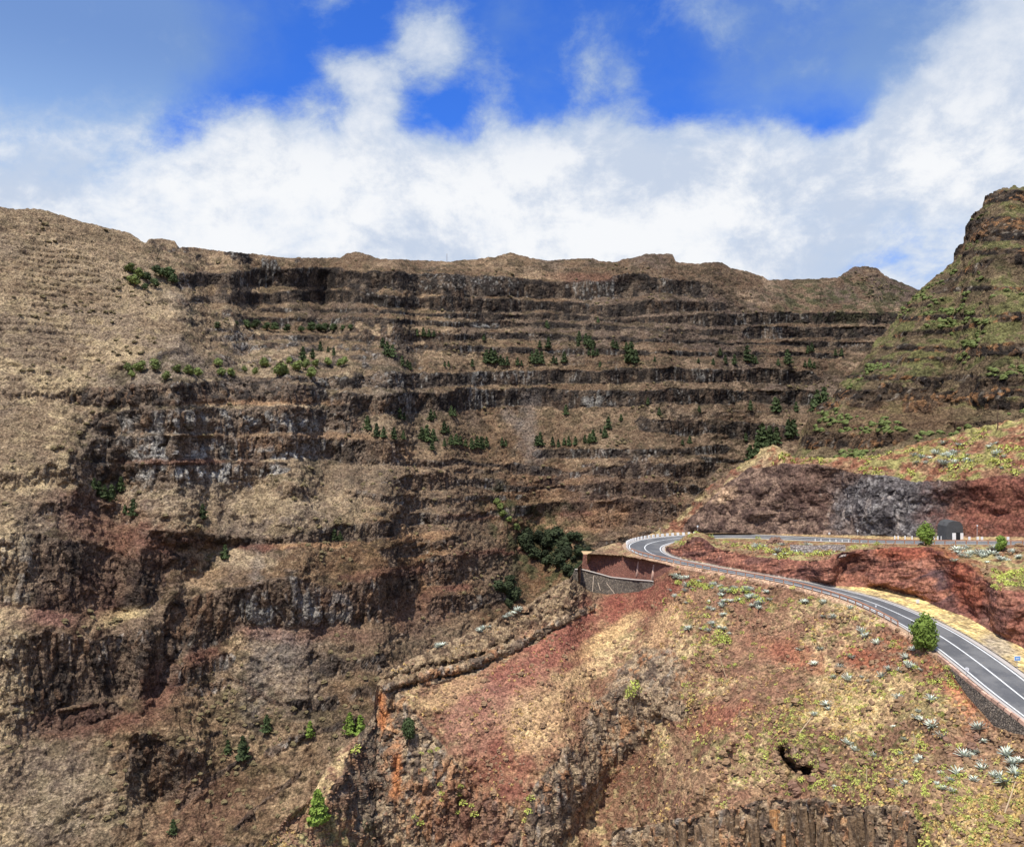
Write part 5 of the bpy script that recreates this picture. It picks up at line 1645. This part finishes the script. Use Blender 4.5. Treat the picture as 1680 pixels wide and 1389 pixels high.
ag = [agave_mesh(i) for i in range(5)]
ag_listed = [(1320, 989, 1.2), (1350, 989, 1.2), (1395, 1000, 1.1), (1352, 1012, 1.0), (1366, 1014, 1.1), (1413, 1038, 1.4), (1421, 1044, 1.4), (1439, 1056, 1.1), (1393, 1077, 1.1), (1336, 1091, 1.1), (1377, 1099, 1.2), (1391, 1117, 1.4), (1496, 1066, 1.1), (1486, 1080, 1.1),
             (1490, 1095, 1.2), (1500, 1098, 1.2), (1511, 1100, 1.1), (1445, 1111, 1.3), (1530, 1151, 1.3), (1476, 1149, 1.0), (1356, 1155, 1.3), (1336, 1174, 1.2), (1505, 1177, 1.1), (1514, 1182, 1.1), (1530, 1194, 1.2), (1544, 1208, 1.1), (1605, 1196, 1.5), (1613, 1214, 1.0), (1581, 1240, 1.5), (1433, 1240, 1.2),
             (1652, 1240, 1.3), (1615, 1253, 1.2), (1672, 1250, 1.3), (1130, 1034, 1.2), (1168, 1026, 1.2), (1163, 1036, 1.0), (1571, 1270, 1.1), (1640, 1276, 1.3), (1650, 1283, 1.3), (1661, 1255, 1.2), (1613, 1262, 1.2), (1664, 1270, 1.2), (1368, 1112, 1.0), (1345, 1066, 1.0), (1312, 1068, 1.0), (1458, 1100, 1.1)]


def put_agave(S, a, b, r_, label, group):
    q = S.at(a, b)
    obj('agave', random.choice(ag), MAT_AGAVE, label=label, cat='agave', group=group, loc=(q[0], q[1], q[2] - .05), rot=(random.uniform(-.2, .05), random.uniform(-.15, .15), random.uniform(0, 6.28)), scale=(r_ * random.uniform(.65, 1.05), r_ * random.uniform(.65, 1.05), r_ * random.uniform(.55, 1.1)))


def agave_label(a, b):
    if a > 1560:
        return 'pale agave rosette on the slope under the dark retaining wall', 'agaves under the retaining wall'
    if 1478 < a < 1520 and b < 1106:
        return 'pale agave rosette just under the large round pine', 'agaves under the round pine'
    if b < 1020:
        return 'grey green agave in the line just below the guardrail', 'agaves below the guardrail'
    if a < 1200:
        return 'pale agave rosette at the edge of the green strip beside the red scar', 'agaves at the strip edge'
    return 'blue grey agave rosette on the open middle of the scrubby slope', 'agaves on the open slope'


for a, b, r_ in ag_listed:
    put_agave(E, a, b, r_, *agave_label(a, b))
for k in range(34):
    a = random.uniform(1465, 1678); b = random.uniform(1090, 1300)
    if wallzone(a, b - 12):
        continue
    a = a + random.uniform(-130, 0)
    put_agave(E, a, b, random.uniform(.6, 1.0), *agave_label(a, b))
for k in range(44):
    t = random.random()
    a = 1095 + 160 * t + random.uniform(-12, 12)
    b = float(np.interp(a, [1080, 1120, 1180, 1260], [936, 946, 960, 968])) + abs(random.gauss(0, 14)) + 1
    if wallzone(a, b):
        continue
    put_agave(E, a, b, random.uniform(.8, 1.3), 'grey green agave in the thicket just under the hairpin end of the guardrail', 'agave thicket under the guardrail')
for k in range(12):
    a = random.uniform(1150, 1200); b = random.uniform(985, 1045)
    put_agave(E, a, b, random.uniform(.7, 1.1), 'grey green agave on the green strip beside the red scar', 'agaves on the green strip')
for a, b in ((718, 1060), (724, 1057), (786, 1033), (792, 1030), (800, 1026), (828, 1011), (835, 1008), (842, 1004), (850, 1000)):
    put_agave(E, a, b + 2, random.uniform(1.0, 1.5), 'pale agave on the crest of the bare brown ridge', 'agaves on the ridge crest')
for k in range(26):
    a = random.choice([random.uniform(1545, 1600), random.uniform(1600, 1680)]); b = random.uniform(900, 922)
    put_agave(De, a, b, random.uniform(.9, 1.5), 'grey green agave on the bank under the upper guardrail', 'agaves on the bank')
for k in range(14):
    a = random.uniform(1230, 1340); b = random.uniform(892, 912)
    put_agave(De, a, b, random.uniform(.8, 1.4), 'grey green agave on the strip between the two road arms', 'agaves between the road arms')
for k in range(26):
    a, b = (random.gauss(1530, 25), random.gauss(757, 8)) if k % 2 else (random.gauss(1600, 30), random.gauss(750, 12))
    put_agave(Cc, a, b, random.uniform(.9, 1.6), 'grey green agave on the slope above the dark rock face', 'agaves above the rock face')

spm = []
for i in range(4):
    v_, f_ = leafball(100 + i, 90, 1., .26, True, .8, .45)
    spm.append(mesh_np('spurge_shrub', v_, f_, False))
cnt = 0
pos, aa, bb = sample(E, 6000, lambda a, b, c, X, Y, Z: (c < .5) * ~wallzone(a, b) * np.clip(.04 + .45 * vn(X, Y, Z, 8., 59), 0, .4) * (b > 940) * (a > 1090) * (a < 1690) * (b < 1400), 21)
def spurge_label(a, b):
    if b > 1270 and a < 1520:
        return 'yellow green spurge shrub along the rim of the columned cliff', 'spurge on the column rim'
    if 1230 < a < 1400 and b > 1190:
        return 'yellow green spurge shrub around the small cave', 'spurge around the cave'
    if a > 1540:
        return 'yellow green spurge shrub on the slope under the retaining wall', 'spurge under the retaining wall'
    if b < 1050:
        return 'yellow green spurge shrub on the upper slope close to the guardrail', 'spurge near the guardrail'
    if a < 1230:
        return 'yellow green spurge shrub beside the rocky rib', 'spurge beside the rib'
    return 'yellow green spurge shrub on the open middle of the scrubby slope', 'spurge on the open slope'


for p, a_, b_ in list(zip(pos, aa, bb))[:240]:
    l_, g_ = spurge_label(a_, b_)
    obj('spurge_shrub', random.choice(spm), MAT_EUPH, label=l_, cat='shrub', group=g_, loc=p - np.array([0, 0, .05]), rot=(0, 0, random.uniform(0, 6)), scale=random.uniform(.35, .8))
for k in range(26):
    a = random.uniform(1630, 1690); b = random.uniform(935, 970)
    q = De.at(a, b)
    obj('spurge_shrub', random.choice(spm), MAT_EUPH, label='yellow green spurge shrub on the rounded bank above the red cutting', cat='shrub', group='spurge on the bank', loc=q, scale=random.uniform(.6, 1.1))
for k in range(40):
    a = random.uniform(1110, 1250); b = float(np.interp(a, [1080, 1120, 1180, 1260], [938, 948, 962, 970])) + abs(random.gauss(0, 13))
    if k > 27:
        a, b = random.uniform(1150, 1195), random.uniform(1000, 1060)
    q = E.at(a, b)
    if wallzone(a, b):
        continue
    obj('spurge_shrub', random.choice(spm), MAT_BUSH, label='olive green bush among the agaves under the hairpin', cat='shrub', group='bushes among the agaves', loc=q, scale=random.uniform(.6, 1.2))
for (a, b, r_) in [(1044, 1125, 1.5), (1050, 1132, 1.3), (1036, 1135, 1.3), (1040, 1140, 1.2), (1030, 1145, 1.0)]:
    q = E.at(a, b)
    obj('spurge_shrub', random.choice(spm), MAT_EUPH, label='bright green shrub in the clump on the rocky rib', cat='shrub', group='shrub clump on the rib', loc=q, scale=r_)
for (a, b) in [(725, 1285), (728, 1298), (727, 1310), (755, 1290), (752, 1305), (760, 1315), (775, 1320), (778, 1335), (745, 1330), (870, 1310), (866, 1330), (862, 1345), (690, 1235), (705, 1232), (718, 1228), (585, 1225), (578, 1232), (695, 1262), (690, 1350), (680, 1340)]:
    q = E.at(a, b)
    obj('spurge_shrub', random.choice(spm), MAT_EUPH, label='small green shrub clinging to the steep nose of the ridge', cat='shrub', group='shrubs on the ridge nose', loc=q + np.array([0, -.2, 0]), scale=random.uniform(.5, .9))
for (a, b, r_) in [(1285, 915, 1.6), (1352, 912, 1.3), (1120, 897, 1.0), (1133, 893, .9), (1165, 890, .9), (1243, 882, .8), (1110, 894, .8), (1340, 910, 1.2), (1225, 900, 1.2), (1235, 905, 1.0), (1250, 903, 1.3), (1262, 908, 1.2), (1272, 905, 1.0), (1300, 912, 1.1), (1312, 910, 1.0), (1328, 913, 1.0), (1364, 910, 1.0), (1400, 900, .9), (1420, 898, .8), (1440, 899, .9), (1205, 897, 1.0), (1190, 893, .9), (1150, 886, 1.0), (1142, 889, .8), (1290, 908, 1.3)]:
    q = De.at(a, b)
    obj('spurge_shrub', random.choice(spm), MAT_BUSH if r_ < 1.25 else MAT_PINEB, label='green bush on the rim of the cutting between the two road arms', cat='shrub', group='bushes between the road arms', loc=q, scale=r_)
# red boulders and a rubble wall between the arms
def rock_mesh(seed, n=9):
    g = np.random.default_rng(seed)
    V = []
    for (r_, z_) in ((.75, -.3), (1., .15), (.8, .6), (.35, .85)):
        for k in range(n):
            an = 6.283 * k / n + z_
            q = r_ * g.uniform(.72, 1.15)
            V.append((math.cos(an) * q, math.sin(an) * q * .8, z_ * g.uniform(.8, 1.15)))
    Fq = [(j * n + k, j * n + (k + 1) % n, (j + 1) * n + (k + 1) % n, (j + 1) * n + k) for j in range(3) for k in range(n)]
    me = bpy.data.meshes.new('boulder')
    me.from_pydata(V, [], Fq + [tuple(3 * n + k for k in range(n))])
    me.update()
    return me


ROCKS = [rock_mesh(i) for i in range(5)]
MAT_BOUL = mat_plain('red_boulder', tuple(C3((122, 94, 78))), .95, .5, 1.2, .6, obj_random=.25)
for (a, b, r_) in [(1268, 891, 1.5), (1275, 889, 1.2), (1262, 893, 1.0), (1281, 892, .9)]:
    q = De.at(a, b)
    obj('boulder', random.choice(ROCKS), MAT_BOUL, label='dark red boulder of the heap beside the upper road', cat='boulder', group='boulder heap by the upper road', loc=q, rot=(0, 0, random.uniform(0, 6)), scale=r_)
for (a, b, r_) in [(1125, 888, .8), (1131, 886, .9), (1139, 884, .8), (1205, 892, .8)]:
    q = De.at(a, b)
    obj('boulder', random.choice(ROCKS), MAT_BOUL, label='red brown boulder on the mound inside the hairpin', cat='boulder', group='boulders on the mound', loc=q, rot=(0, 0, random.uniform(0, 6)), scale=r_)
for (a, b, r_) in [(1300, 1292, 1.0), (1306, 1300, .9), (1350, 1262, 1.0), (1335, 1284, .9), (1552, 1215, .6), (1594, 1228, .9), (1602, 1210, .6), (1465, 1290, .9)]:
    q = E.at(a, b)
    obj('boulder', random.choice(ROCKS), MAT_BOUL, label='brown boulder lying on the scrubby slope near the small cave', cat='boulder', group='boulders near the cave', loc=q, rot=(random.uniform(-.4, .4), 0, random.uniform(0, 6)), scale=r_)
rt = np.array([De.at(a, b) + np.array([0, -.5, .75]) for a, b in ((1296, 900), (1318, 901), (1340, 902), (1362, 902), (1384, 900))])
rb = np.array([De.at(a, b) + np.array([0, -1.0, -.4]) for a, b in ((1296, 906), (1318, 910), (1340, 912), (1362, 912), (1384, 908))])
wall_strip('rubble_wall', rt, rb, mat_masonry('rubble', C3((96, 84, 78)), C3((168, 154, 144)), C3((60, 50, 46)), 2.0), 'low rubble stone wall above the red cutting', 'wall', thick=.5, bulge=.3)

# dry flower stalks
MAT_STALK = mat_plain('dry_stalk', tuple(C3((196, 174, 140))), .9, .2, 3.)
for k, (a, b, a2, b2_, dd) in enumerate([(1311, 1202, 1333, 1180, .5), (1420, 1280, 1420, 1258, 0), (1501, 1224, 1499, 1205, 0), (1647, 1337, 1671, 1290, .6), (1190, 1112, 1174, 1064, .3), (1108, 1060, 1122, 1040, .3), (1154, 1305, 1154, 1288, 0), (845, 1210, 930, 1130, -1.2), (1250, 962, 1244, 950, 0), (1180, 1345, 1182, 1330, 0)]):
    q = E.at(a, b)
    mb = MB()
    d_ = q[1]
    top_ = np.array([(a2 - a) / F * d_, dd, (b - b2_) / F * d_ + .2])
    if k == 7:
        top_ = E.at(a2, b2_) - q + np.array([0, 0, .3])
    mb.tube([(0, 0, .0), top_ * .5 + np.array([.05, 0, .1]), top_], [.07, .06, .04], 5)
    obj('dry_stalk', mb.mesh('dry_stalk'), MAT_STALK, label='thin bleached agave stalk sticking out of the spur', cat='stalk', group='dry agave stalks', loc=q)

# ================================================================== TREES
def crown_pine(seed, n=170, bushy=.30):
    g = np.random.default_rng(seed)
    V, Fq = [], []
    # inner body
    ring = 7
    for j, (h, r) in enumerate(((.10, .05), (.2, .62), (.45, .48), (.72, .26), (.97, .02))):
        for k in range(ring):
            an = 6.283 * k / ring + j * .4
            rr = r * bushy * g.uniform(.7, 1.1)
            V.append((math.cos(an) * rr, math.sin(an) * rr, h))
    for j in range(4):
        for k in range(ring):
            Fq.append((j * ring + k, j * ring + (k + 1) % ring, (j + 1) * ring + (k + 1) % ring, (j + 1) * ring + k))
    for i in range(n):
        h = .12 + .88 * g.random() ** 1.15
        an = g.uniform(0, 6.283)
        R = bushy * (1.02 - h) ** .75 * (1 + .28 * math.sin(h * 26 + seed) + .22 * math.sin(an * 3 + seed))
        r = R * g.uniform(.6, 1.08)
        p = np.array((math.cos(an) * r, math.sin(an) * r, h - .03))
        d = np.array((math.cos(an), math.sin(an), .55 + .5 * g.normal() * .5)); d /= np.linalg.norm(d)
        nrm = d * .6 + g.normal(size=3) * .4; nrm /= np.linalg.norm(nrm)
        u = np.cross(nrm, (0, 0, 1.)); u /= (np.linalg.norm(u) + 1e-6)
        v = np.cross(nrm, u)
        s1_, s2_ = .085 * g.uniform(.6, 1.4), .07 * g.uniform(.6, 1.4)
        b = len(V)
        V += [tuple(p - u * s1_), tuple(p + v * s2_), tuple(p + u * s1_), tuple(p - v * s2_ * .8)]
        Fq.append((b, b + 1, b + 2, b + 3))
    return mesh_np('crown', np.array(V), np.array(Fq), False)


def crown_round(seed, n=300, lobes=8, w=.42, leaf=.07, z0=.12):
    g = np.random.default_rng(seed)
    V, Fq = [], []
    L = []
    for i in range(lobes):
        an = 6.283 * i / lobes + g.uniform(-.4, .4)
        h = g.uniform(z0 + .18, .82)
        r = w * (1 - abs(h - .45) * 1.2) * g.uniform(.35, .6)
        L.append((math.cos(an) * r, math.sin(an) * r, h, g.uniform(.17, .27) * w / .42))
    L.append((0, 0, .5, .30)); L.append((0, 0, .8, .17))
    for (cx, cy, cz, R) in L:        # lobe bodies
        b = len(V)
        for j, (hh, rr) in enumerate(((-.9, .3), (-.3, .85), (.4, .8), (.9, .2))):
            for k in range(7):
                an = 6.283 * k / 7 + j * .45
                q = rr * R * .82 * g.uniform(.8, 1.1)
                V.append((cx + math.cos(an) * q, cy + math.sin(an) * q, max(cz + hh * R * .8, z0 * .7)))
        for j in range(3):
            for k in range(7):
                Fq.append((b + j * 7 + k, b + j * 7 + (k + 1) % 7, b + (j + 1) * 7 + (k + 1) % 7, b + (j + 1) * 7 + k))
        Fq.append((b + 21, b + 23, b + 25, b + 27))
    for i in range(n):
        cx, cy, cz, R = L[g.integers(len(L))]
        d = g.normal(size=3); d /= np.linalg.norm(d)
        p = np.array((cx, cy, cz)) + d * R * g.uniform(.8, 1.15)
        p[2] = max(p[2], z0 * .6)
        nrm = d * .65 + g.normal(size=3) * .35; nrm /= np.linalg.norm(nrm)
        u = np.cross(nrm, g.normal(size=3)); u /= np.linalg.norm(u)
        v = np.cross(nrm, u)
        s1_, s2_ = leaf * g.uniform(.6, 1.3), leaf * g.uniform(.5, 1.0)
        b = len(V)
        V += [tuple(p - u * s1_), tuple(p + v * s2_), tuple(p + u * s1_), tuple(p - v * s2_ * .8)]
        Fq.append((b, b + 1, b + 2, b + 3))
    return mesh_np('crown', np.array(V), np.array(Fq), False)


def trunk_mesh(r=.035, h=.5):
    mb = MB()
    mb.tube([(0, 0, -.12), (.01, 0, h * .5), (0, .01, h)], [r * 1.3, r, r * .5], 6)
    mb.tube([(0, 0, h * .35), (.09, .03, h * .7)], [r * .5, r * .2], 5)
    mb.tube([(0, 0, h * .45), (-.08, -.04, h * .8)], [r * .5, r * .2], 5)
    return mb.mesh('trunk')


TRK = trunk_mesh()
PINES = [crown_pine(i, 190, .27 + .02 * (i % 3)) for i in range(5)]
PINESB = [crown_pine(i + 30, 230, .30) for i in range(3)]
ROUNDS = [crown_round(i, 260) for i in range(4)]
ROUNDSD = [crown_round(i + 10, 260) for i in range(4)]
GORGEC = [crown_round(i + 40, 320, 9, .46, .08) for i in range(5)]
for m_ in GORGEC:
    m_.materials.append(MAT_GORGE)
PINEBIG = crown_pine(77, 900, .27)
for me_, mt_ in [(m_, MAT_PINE) for m_ in PINES] + [(m_, MAT_PINEB) for m_ in PINESB] + [(m_, MAT_BUSH) for m_ in ROUNDS] + [(m_, MAT_PINE) for m_ in ROUNDSD] + [(PINEBIG, MAT_PINEB)]:
    me_.materials.append(mt_)
TRK.materials.append(MAT_BARK)


def tree(S, a, b, hp, crowns, label, group, name='pine_tree', wide=1.0, dy=0.0):
    q = S.at(a, b)
    h_ = hp * q[1] / F
    e = obj(name, None, label=label, cat='tree', group=group, loc=(q[0], q[1] + dy, q[2] - .02 * h_), rot=(0, 0, random.uniform(0, 6.28)), scale=(h_ * wide, h_ * wide, h_))
    obj('trunk', TRK, None, parent=e)
    obj('crown', random.choice(crowns), None, parent=e)
    return e


T_TALUS = [(602, 706, 26), (618, 718, 24), (628, 720, 20), (646, 721, 22), (658, 722, 16), (690, 722, 22), (700, 724, 30), (710, 722, 22), (707, 741, 18), (727, 712, 22), (735, 710, 14), (727, 733, 14), (738, 730, 18), (746, 731, 20), (754, 732, 18), (762, 734, 14), (772, 738, 20),
           (780, 738, 22), (789, 736, 22), (797, 734, 18), (823, 734, 16), (829, 733, 12), (880, 730, 18), (886, 731, 24), (906, 731, 16), (916, 732, 14), (925, 731, 14), (933, 731, 17), (943, 731, 16), (958, 727, 14), (966, 728, 18), (973, 726, 22), (985, 712, 8), (991, 718, 18), (998, 704, 22), (995, 718, 12), (1018, 692, 12),
           (927, 681, 18), (655, 688, 20), (662, 690, 14), (706, 690, 20), (713, 686, 12), (738, 684, 18), (745, 684, 14)]
T_LEDGE = [(684, 552, 14), (694, 552, 16), (703, 553, 14), (711, 553, 12), (627, 570, 18), (634, 583, 24), (643, 588, 22), (661, 600, 18), (668, 604, 14), (674, 606, 14), (728, 603, 10), (735, 601, 10), (774, 602, 14), (797, 597, 24), (805, 598, 28), (812, 596, 22), (820, 599, 18), (826, 600, 14), (832, 599, 16), (849, 599, 14), (855, 600, 10),
           (872, 596, 20), (880, 598, 26), (888, 597, 22), (885, 572, 14), (898, 573, 20), (907, 596, 14), (912, 597, 12), (924, 596, 20), (793, 559, 12), (950, 560, 18), (960, 566, 20), (967, 571, 22), (972, 572, 16), (948, 568, 14), (966, 585, 12), (973, 586, 14), (979, 584, 12), (983, 601, 10), (1005, 572, 16), (1011, 573, 14), (1027, 576, 16),
           (1035, 596, 36), (1042, 597, 24), (1028, 594, 22), (897, 538, 14), (981, 530, 10), (1073, 594, 10), (1145, 597, 9), (1170, 599, 12), (1180, 584, 14), (1190, 597, 16), (1203, 599, 18), (1225, 595, 30), (1234, 597, 16), (1240, 597, 14), (1277, 599, 12), (1291, 599, 26), (1320, 603, 12), (1328, 603, 16), (1335, 604, 12), (1324, 580, 14), (1330, 578, 16), (1378, 586, 14), (1370, 584, 12)]
T_GULLY = [(1063, 665, 14), (1081, 681, 14), (1147, 677, 12), (1229, 675, 18), (1270, 677, 26), (1275, 675, 22), (1306, 675, 18), (1340, 673, 34), (1351, 665, 30), (1332, 675, 24), (1250, 732, 40), (1262, 734, 36), (1273, 728, 30), (1242, 747, 36), (1230, 762, 34), (1293, 720, 34), (1302, 716, 30), (1223, 724, 16), (1131, 728, 14), (1118, 731, 10), (1256, 752, 30), (1240, 760, 26)]
T_SPUR = [(210, 612, 18), (230, 612, 22), (253, 610, 20), (218, 624, 14), (272, 627, 18), (290, 611, 16), (310, 616, 18), (323, 620, 16), (357, 604, 16), (363, 617, 16), (377, 618, 16), (400, 612, 12), (417, 615, 12), (433, 602, 18), (457, 617, 24), (465, 614, 20), (473, 598, 12), (487, 610, 20), (500, 610, 18), (510, 622, 20), (517, 605, 14), (537, 602, 16), (557, 602, 14), (563, 601, 16)]
T_SPURP = [(495, 593, 24), (513, 588, 18), (525, 577, 16), (537, 578, 10), (546, 583, 14)]
T_ROW = [(355, 540, 12), (387, 535, 8), (405, 540, 16), (417, 541, 16), (437, 543, 14), (450, 545, 16), (470, 545, 14), (493, 545, 12), (510, 545, 16), (523, 544, 14), (533, 545, 16), (547, 545, 14), (560, 542, 10), (575, 542, 10)]
T_GROVE = [(213, 450, 18), (227, 457, 18), (213, 467, 16), (220, 473, 20), (237, 478, 12), (253, 473, 16), (263, 457, 18), (277, 460, 22), (257, 450, 16), (283, 467, 16), (240, 462, 16)]
T_BAY = [(163, 813, 26), (172, 818, 24), (182, 823, 30), (197, 807, 26), (153, 803, 20), (205, 843, 16), (217, 847, 30), (223, 846, 22)]
T_SLOPE = [(331, 853, 27), (368, 917, 26), (548, 887, 20), (557, 886, 16)]
T_LOW = [(438, 1203, 32), (373, 1235, 24), (398, 1248, 42), (283, 1367, 26)]
def talus_label(a, b):
    if b < 696:
        return 'dark pine close under the lowest dark band of the far cliff', 'pines close under the lowest band'
    if a < 670:
        return 'dark green pine on the talus beside the end of the pale spur', 'talus pines beside the spur'
    if a < 840:
        return 'dark green pine in the long row between the spur and the grey scree chute', 'talus pines before the scree chute'
    return 'dark green pine in the broken row between the grey scree chute and the peak', 'talus pines beyond the scree chute'


def ledge_label(a, b, h):
    if h > 33:
        return 'tallest and broadest dark pine on the ledges of the far cliff', None
    if 760 < a < 940 and b > 585:
        return 'dark pine in the clumps on the ledge right above the grey scree chute', 'ledge pines above the scree'
    if a < 680 and b > 565:
        return 'dark pine in the side gully behind the spur terrace', 'pines in the side gully'
    if a < 760:
        return 'small dark pine on the thin ledges over the side gully', 'pines over the side gully'
    if a > 1060:
        return 'small dark pine on the shaded ledges running towards the peak', 'ledge pines towards the peak'
    if b < 580:
        return 'small dark pine on the slanting upper ledges near the tallest pine', 'upper ledge pines'
    return 'small dark pine on the ledge beside the tallest pine', 'ledge pines by the tallest'


for t_ in T_TALUS:
    tree(A, *t_, PINES, *talus_label(t_[0], t_[1]))
for t_ in T_LEDGE:
    tree(A, *t_, PINES, *ledge_label(*t_))
for t_ in T_GULLY:
    tree(A, *t_, PINES, *(('large dark pine at the gully mouth behind the hill crest', 'pines at the gully mouth') if t_[1] > 712 and t_[0] > 1215 else ('dark pine at the foot of the ledges beside the rocky peak', 'pines beside the peak') if t_[0] > 1215 else ('small pine among the dark outcrops below the ledges', 'pines among the outcrops')))
for t_ in T_SPUR:
    tree(A, *t_, ROUNDS, 'bushy bright green tree on the terrace above the pale cliff band', 'bushy trees on the spur terrace', 'bushy_tree', 1.25)
for t_ in T_SPURP:
    tree(A, *t_, PINES, 'slim pine standing above the bushy trees of the spur terrace', 'pines on the spur terrace')
for t_ in T_ROW:
    tree(A, *t_, ROUNDSD, 'dark round tree in the row along the upper ledge', 'trees along the upper ledge', 'bushy_tree', 1.3)
for t_ in T_GROVE:
    tree(A, *t_, ROUNDSD if t_[0] > 235 else ROUNDS, 'round tree in the grove under the skyline notch', 'grove under the skyline notch', 'bushy_tree', 1.3)
for t_ in T_BAY:
    tree(A, *t_, PINES, 'dark pine at the mouth of the shaded bay in the left cliff', 'pines in the bay')
for t_, l_ in zip(T_SLOPE, ('lone dark pine on the tan slope below the pale cliff band', 'dark pine beside the red bank at the slope foot', 'taller of two small pines on the red bank edge', 'shorter of two small pines on the red bank edge')):
    tree(A, *t_, PINES, l_, None)
for t_, l_ in zip(T_LOW, ('dark pine on the grey scree under the columned cliff', 'shorter of two slim pines at the edge of the dark gorge', 'taller of two slim pines at the edge of the dark gorge', 'small pine deep in the gorge bottom')):
    tree(A, *t_, PINES, l_, None)
tree(A, 507, 1210, 28, PINESB, 'yellow green pine alone on the brown scree', None)
for t_ in ((573, 1203, 36), (590, 1204, 34)):
    tree(A, *t_, PINESB, 'bright pine of the pair just behind the ridge nose', 'pair behind the ridge nose')
random.seed(21)
k = 0
while k < 36:
    a, b = random.uniform(855, 975), random.uniform(880, 955)
    lo_, hi_ = np.interp(a, [855, 900, 975], [878, 885, 890]), np.interp(a, [855, 900, 930, 975], [905, 950, 955, 925])
    if lo_ < b < hi_:
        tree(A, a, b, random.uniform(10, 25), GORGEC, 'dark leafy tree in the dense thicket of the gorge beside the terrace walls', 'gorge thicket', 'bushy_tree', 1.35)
        k += 1
for k in range(9):
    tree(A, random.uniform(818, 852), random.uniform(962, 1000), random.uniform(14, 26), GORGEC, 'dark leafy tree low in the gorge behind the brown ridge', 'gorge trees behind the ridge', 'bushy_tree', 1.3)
for t_ in ((820, 838, 14), (824, 850, 14), (835, 858, 12), (846, 872, 14), (815, 828, 12)):
    tree(A, *t_, ROUNDS, 'small green bush in the gully above the gorge thicket', 'gully bushes', 'bushy_tree', 1.4)

# the near trees with their own denser crowns
def big_tree(S, a, b, hp, wide, crown, label, name='pine_tree', dy=0.0):
    q = S.at(a, b)
    h_ = hp * q[1] / F
    e = obj(name, None, label=label, cat='tree', loc=(q[0], q[1] + dy, q[2] - .05), scale=(h_ * wide, h_ * wide, h_))
    obj('trunk', TRK, None, parent=e)
    obj('crown', crown, None, parent=e)


NB = [crown_round(201, 2600, 16, .44, .038, .05), crown_round(202, 1600, 12, .42, .045, .06), crown_round(203, 1200, 9, .40, .055, .08)]
for m_ in NB:
    m_.materials.append(MAT_PINEB)
DKB = crown_round(204, 1400, 10, .36, .05, .05); DKB.materials.append(MAT_PINE)
big_tree(E, 1517, 1067, 60, .92, NB[0], 'large round bright green pine leaning over the lower road edge', 'round_pine')
big_tree(De, 1518, 895, 38, .92, NB[1], 'round green pine on the rim of the cutting beside the grey hut', 'round_pine')
big_tree(De, 1643, 905, 27, .85, NB[2], 'small round pine on the bank under the upper guardrail', 'round_pine')
big_tree(E, 521, 1352, 58, 1.0, PINEBIG, 'bright green conical pine on the rocks at the ridge end')
big_tree(E, 673, 1216, 44, .75, DKB, 'dark grey green shrub on the nose of the ridge', 'large_shrub', -.5)
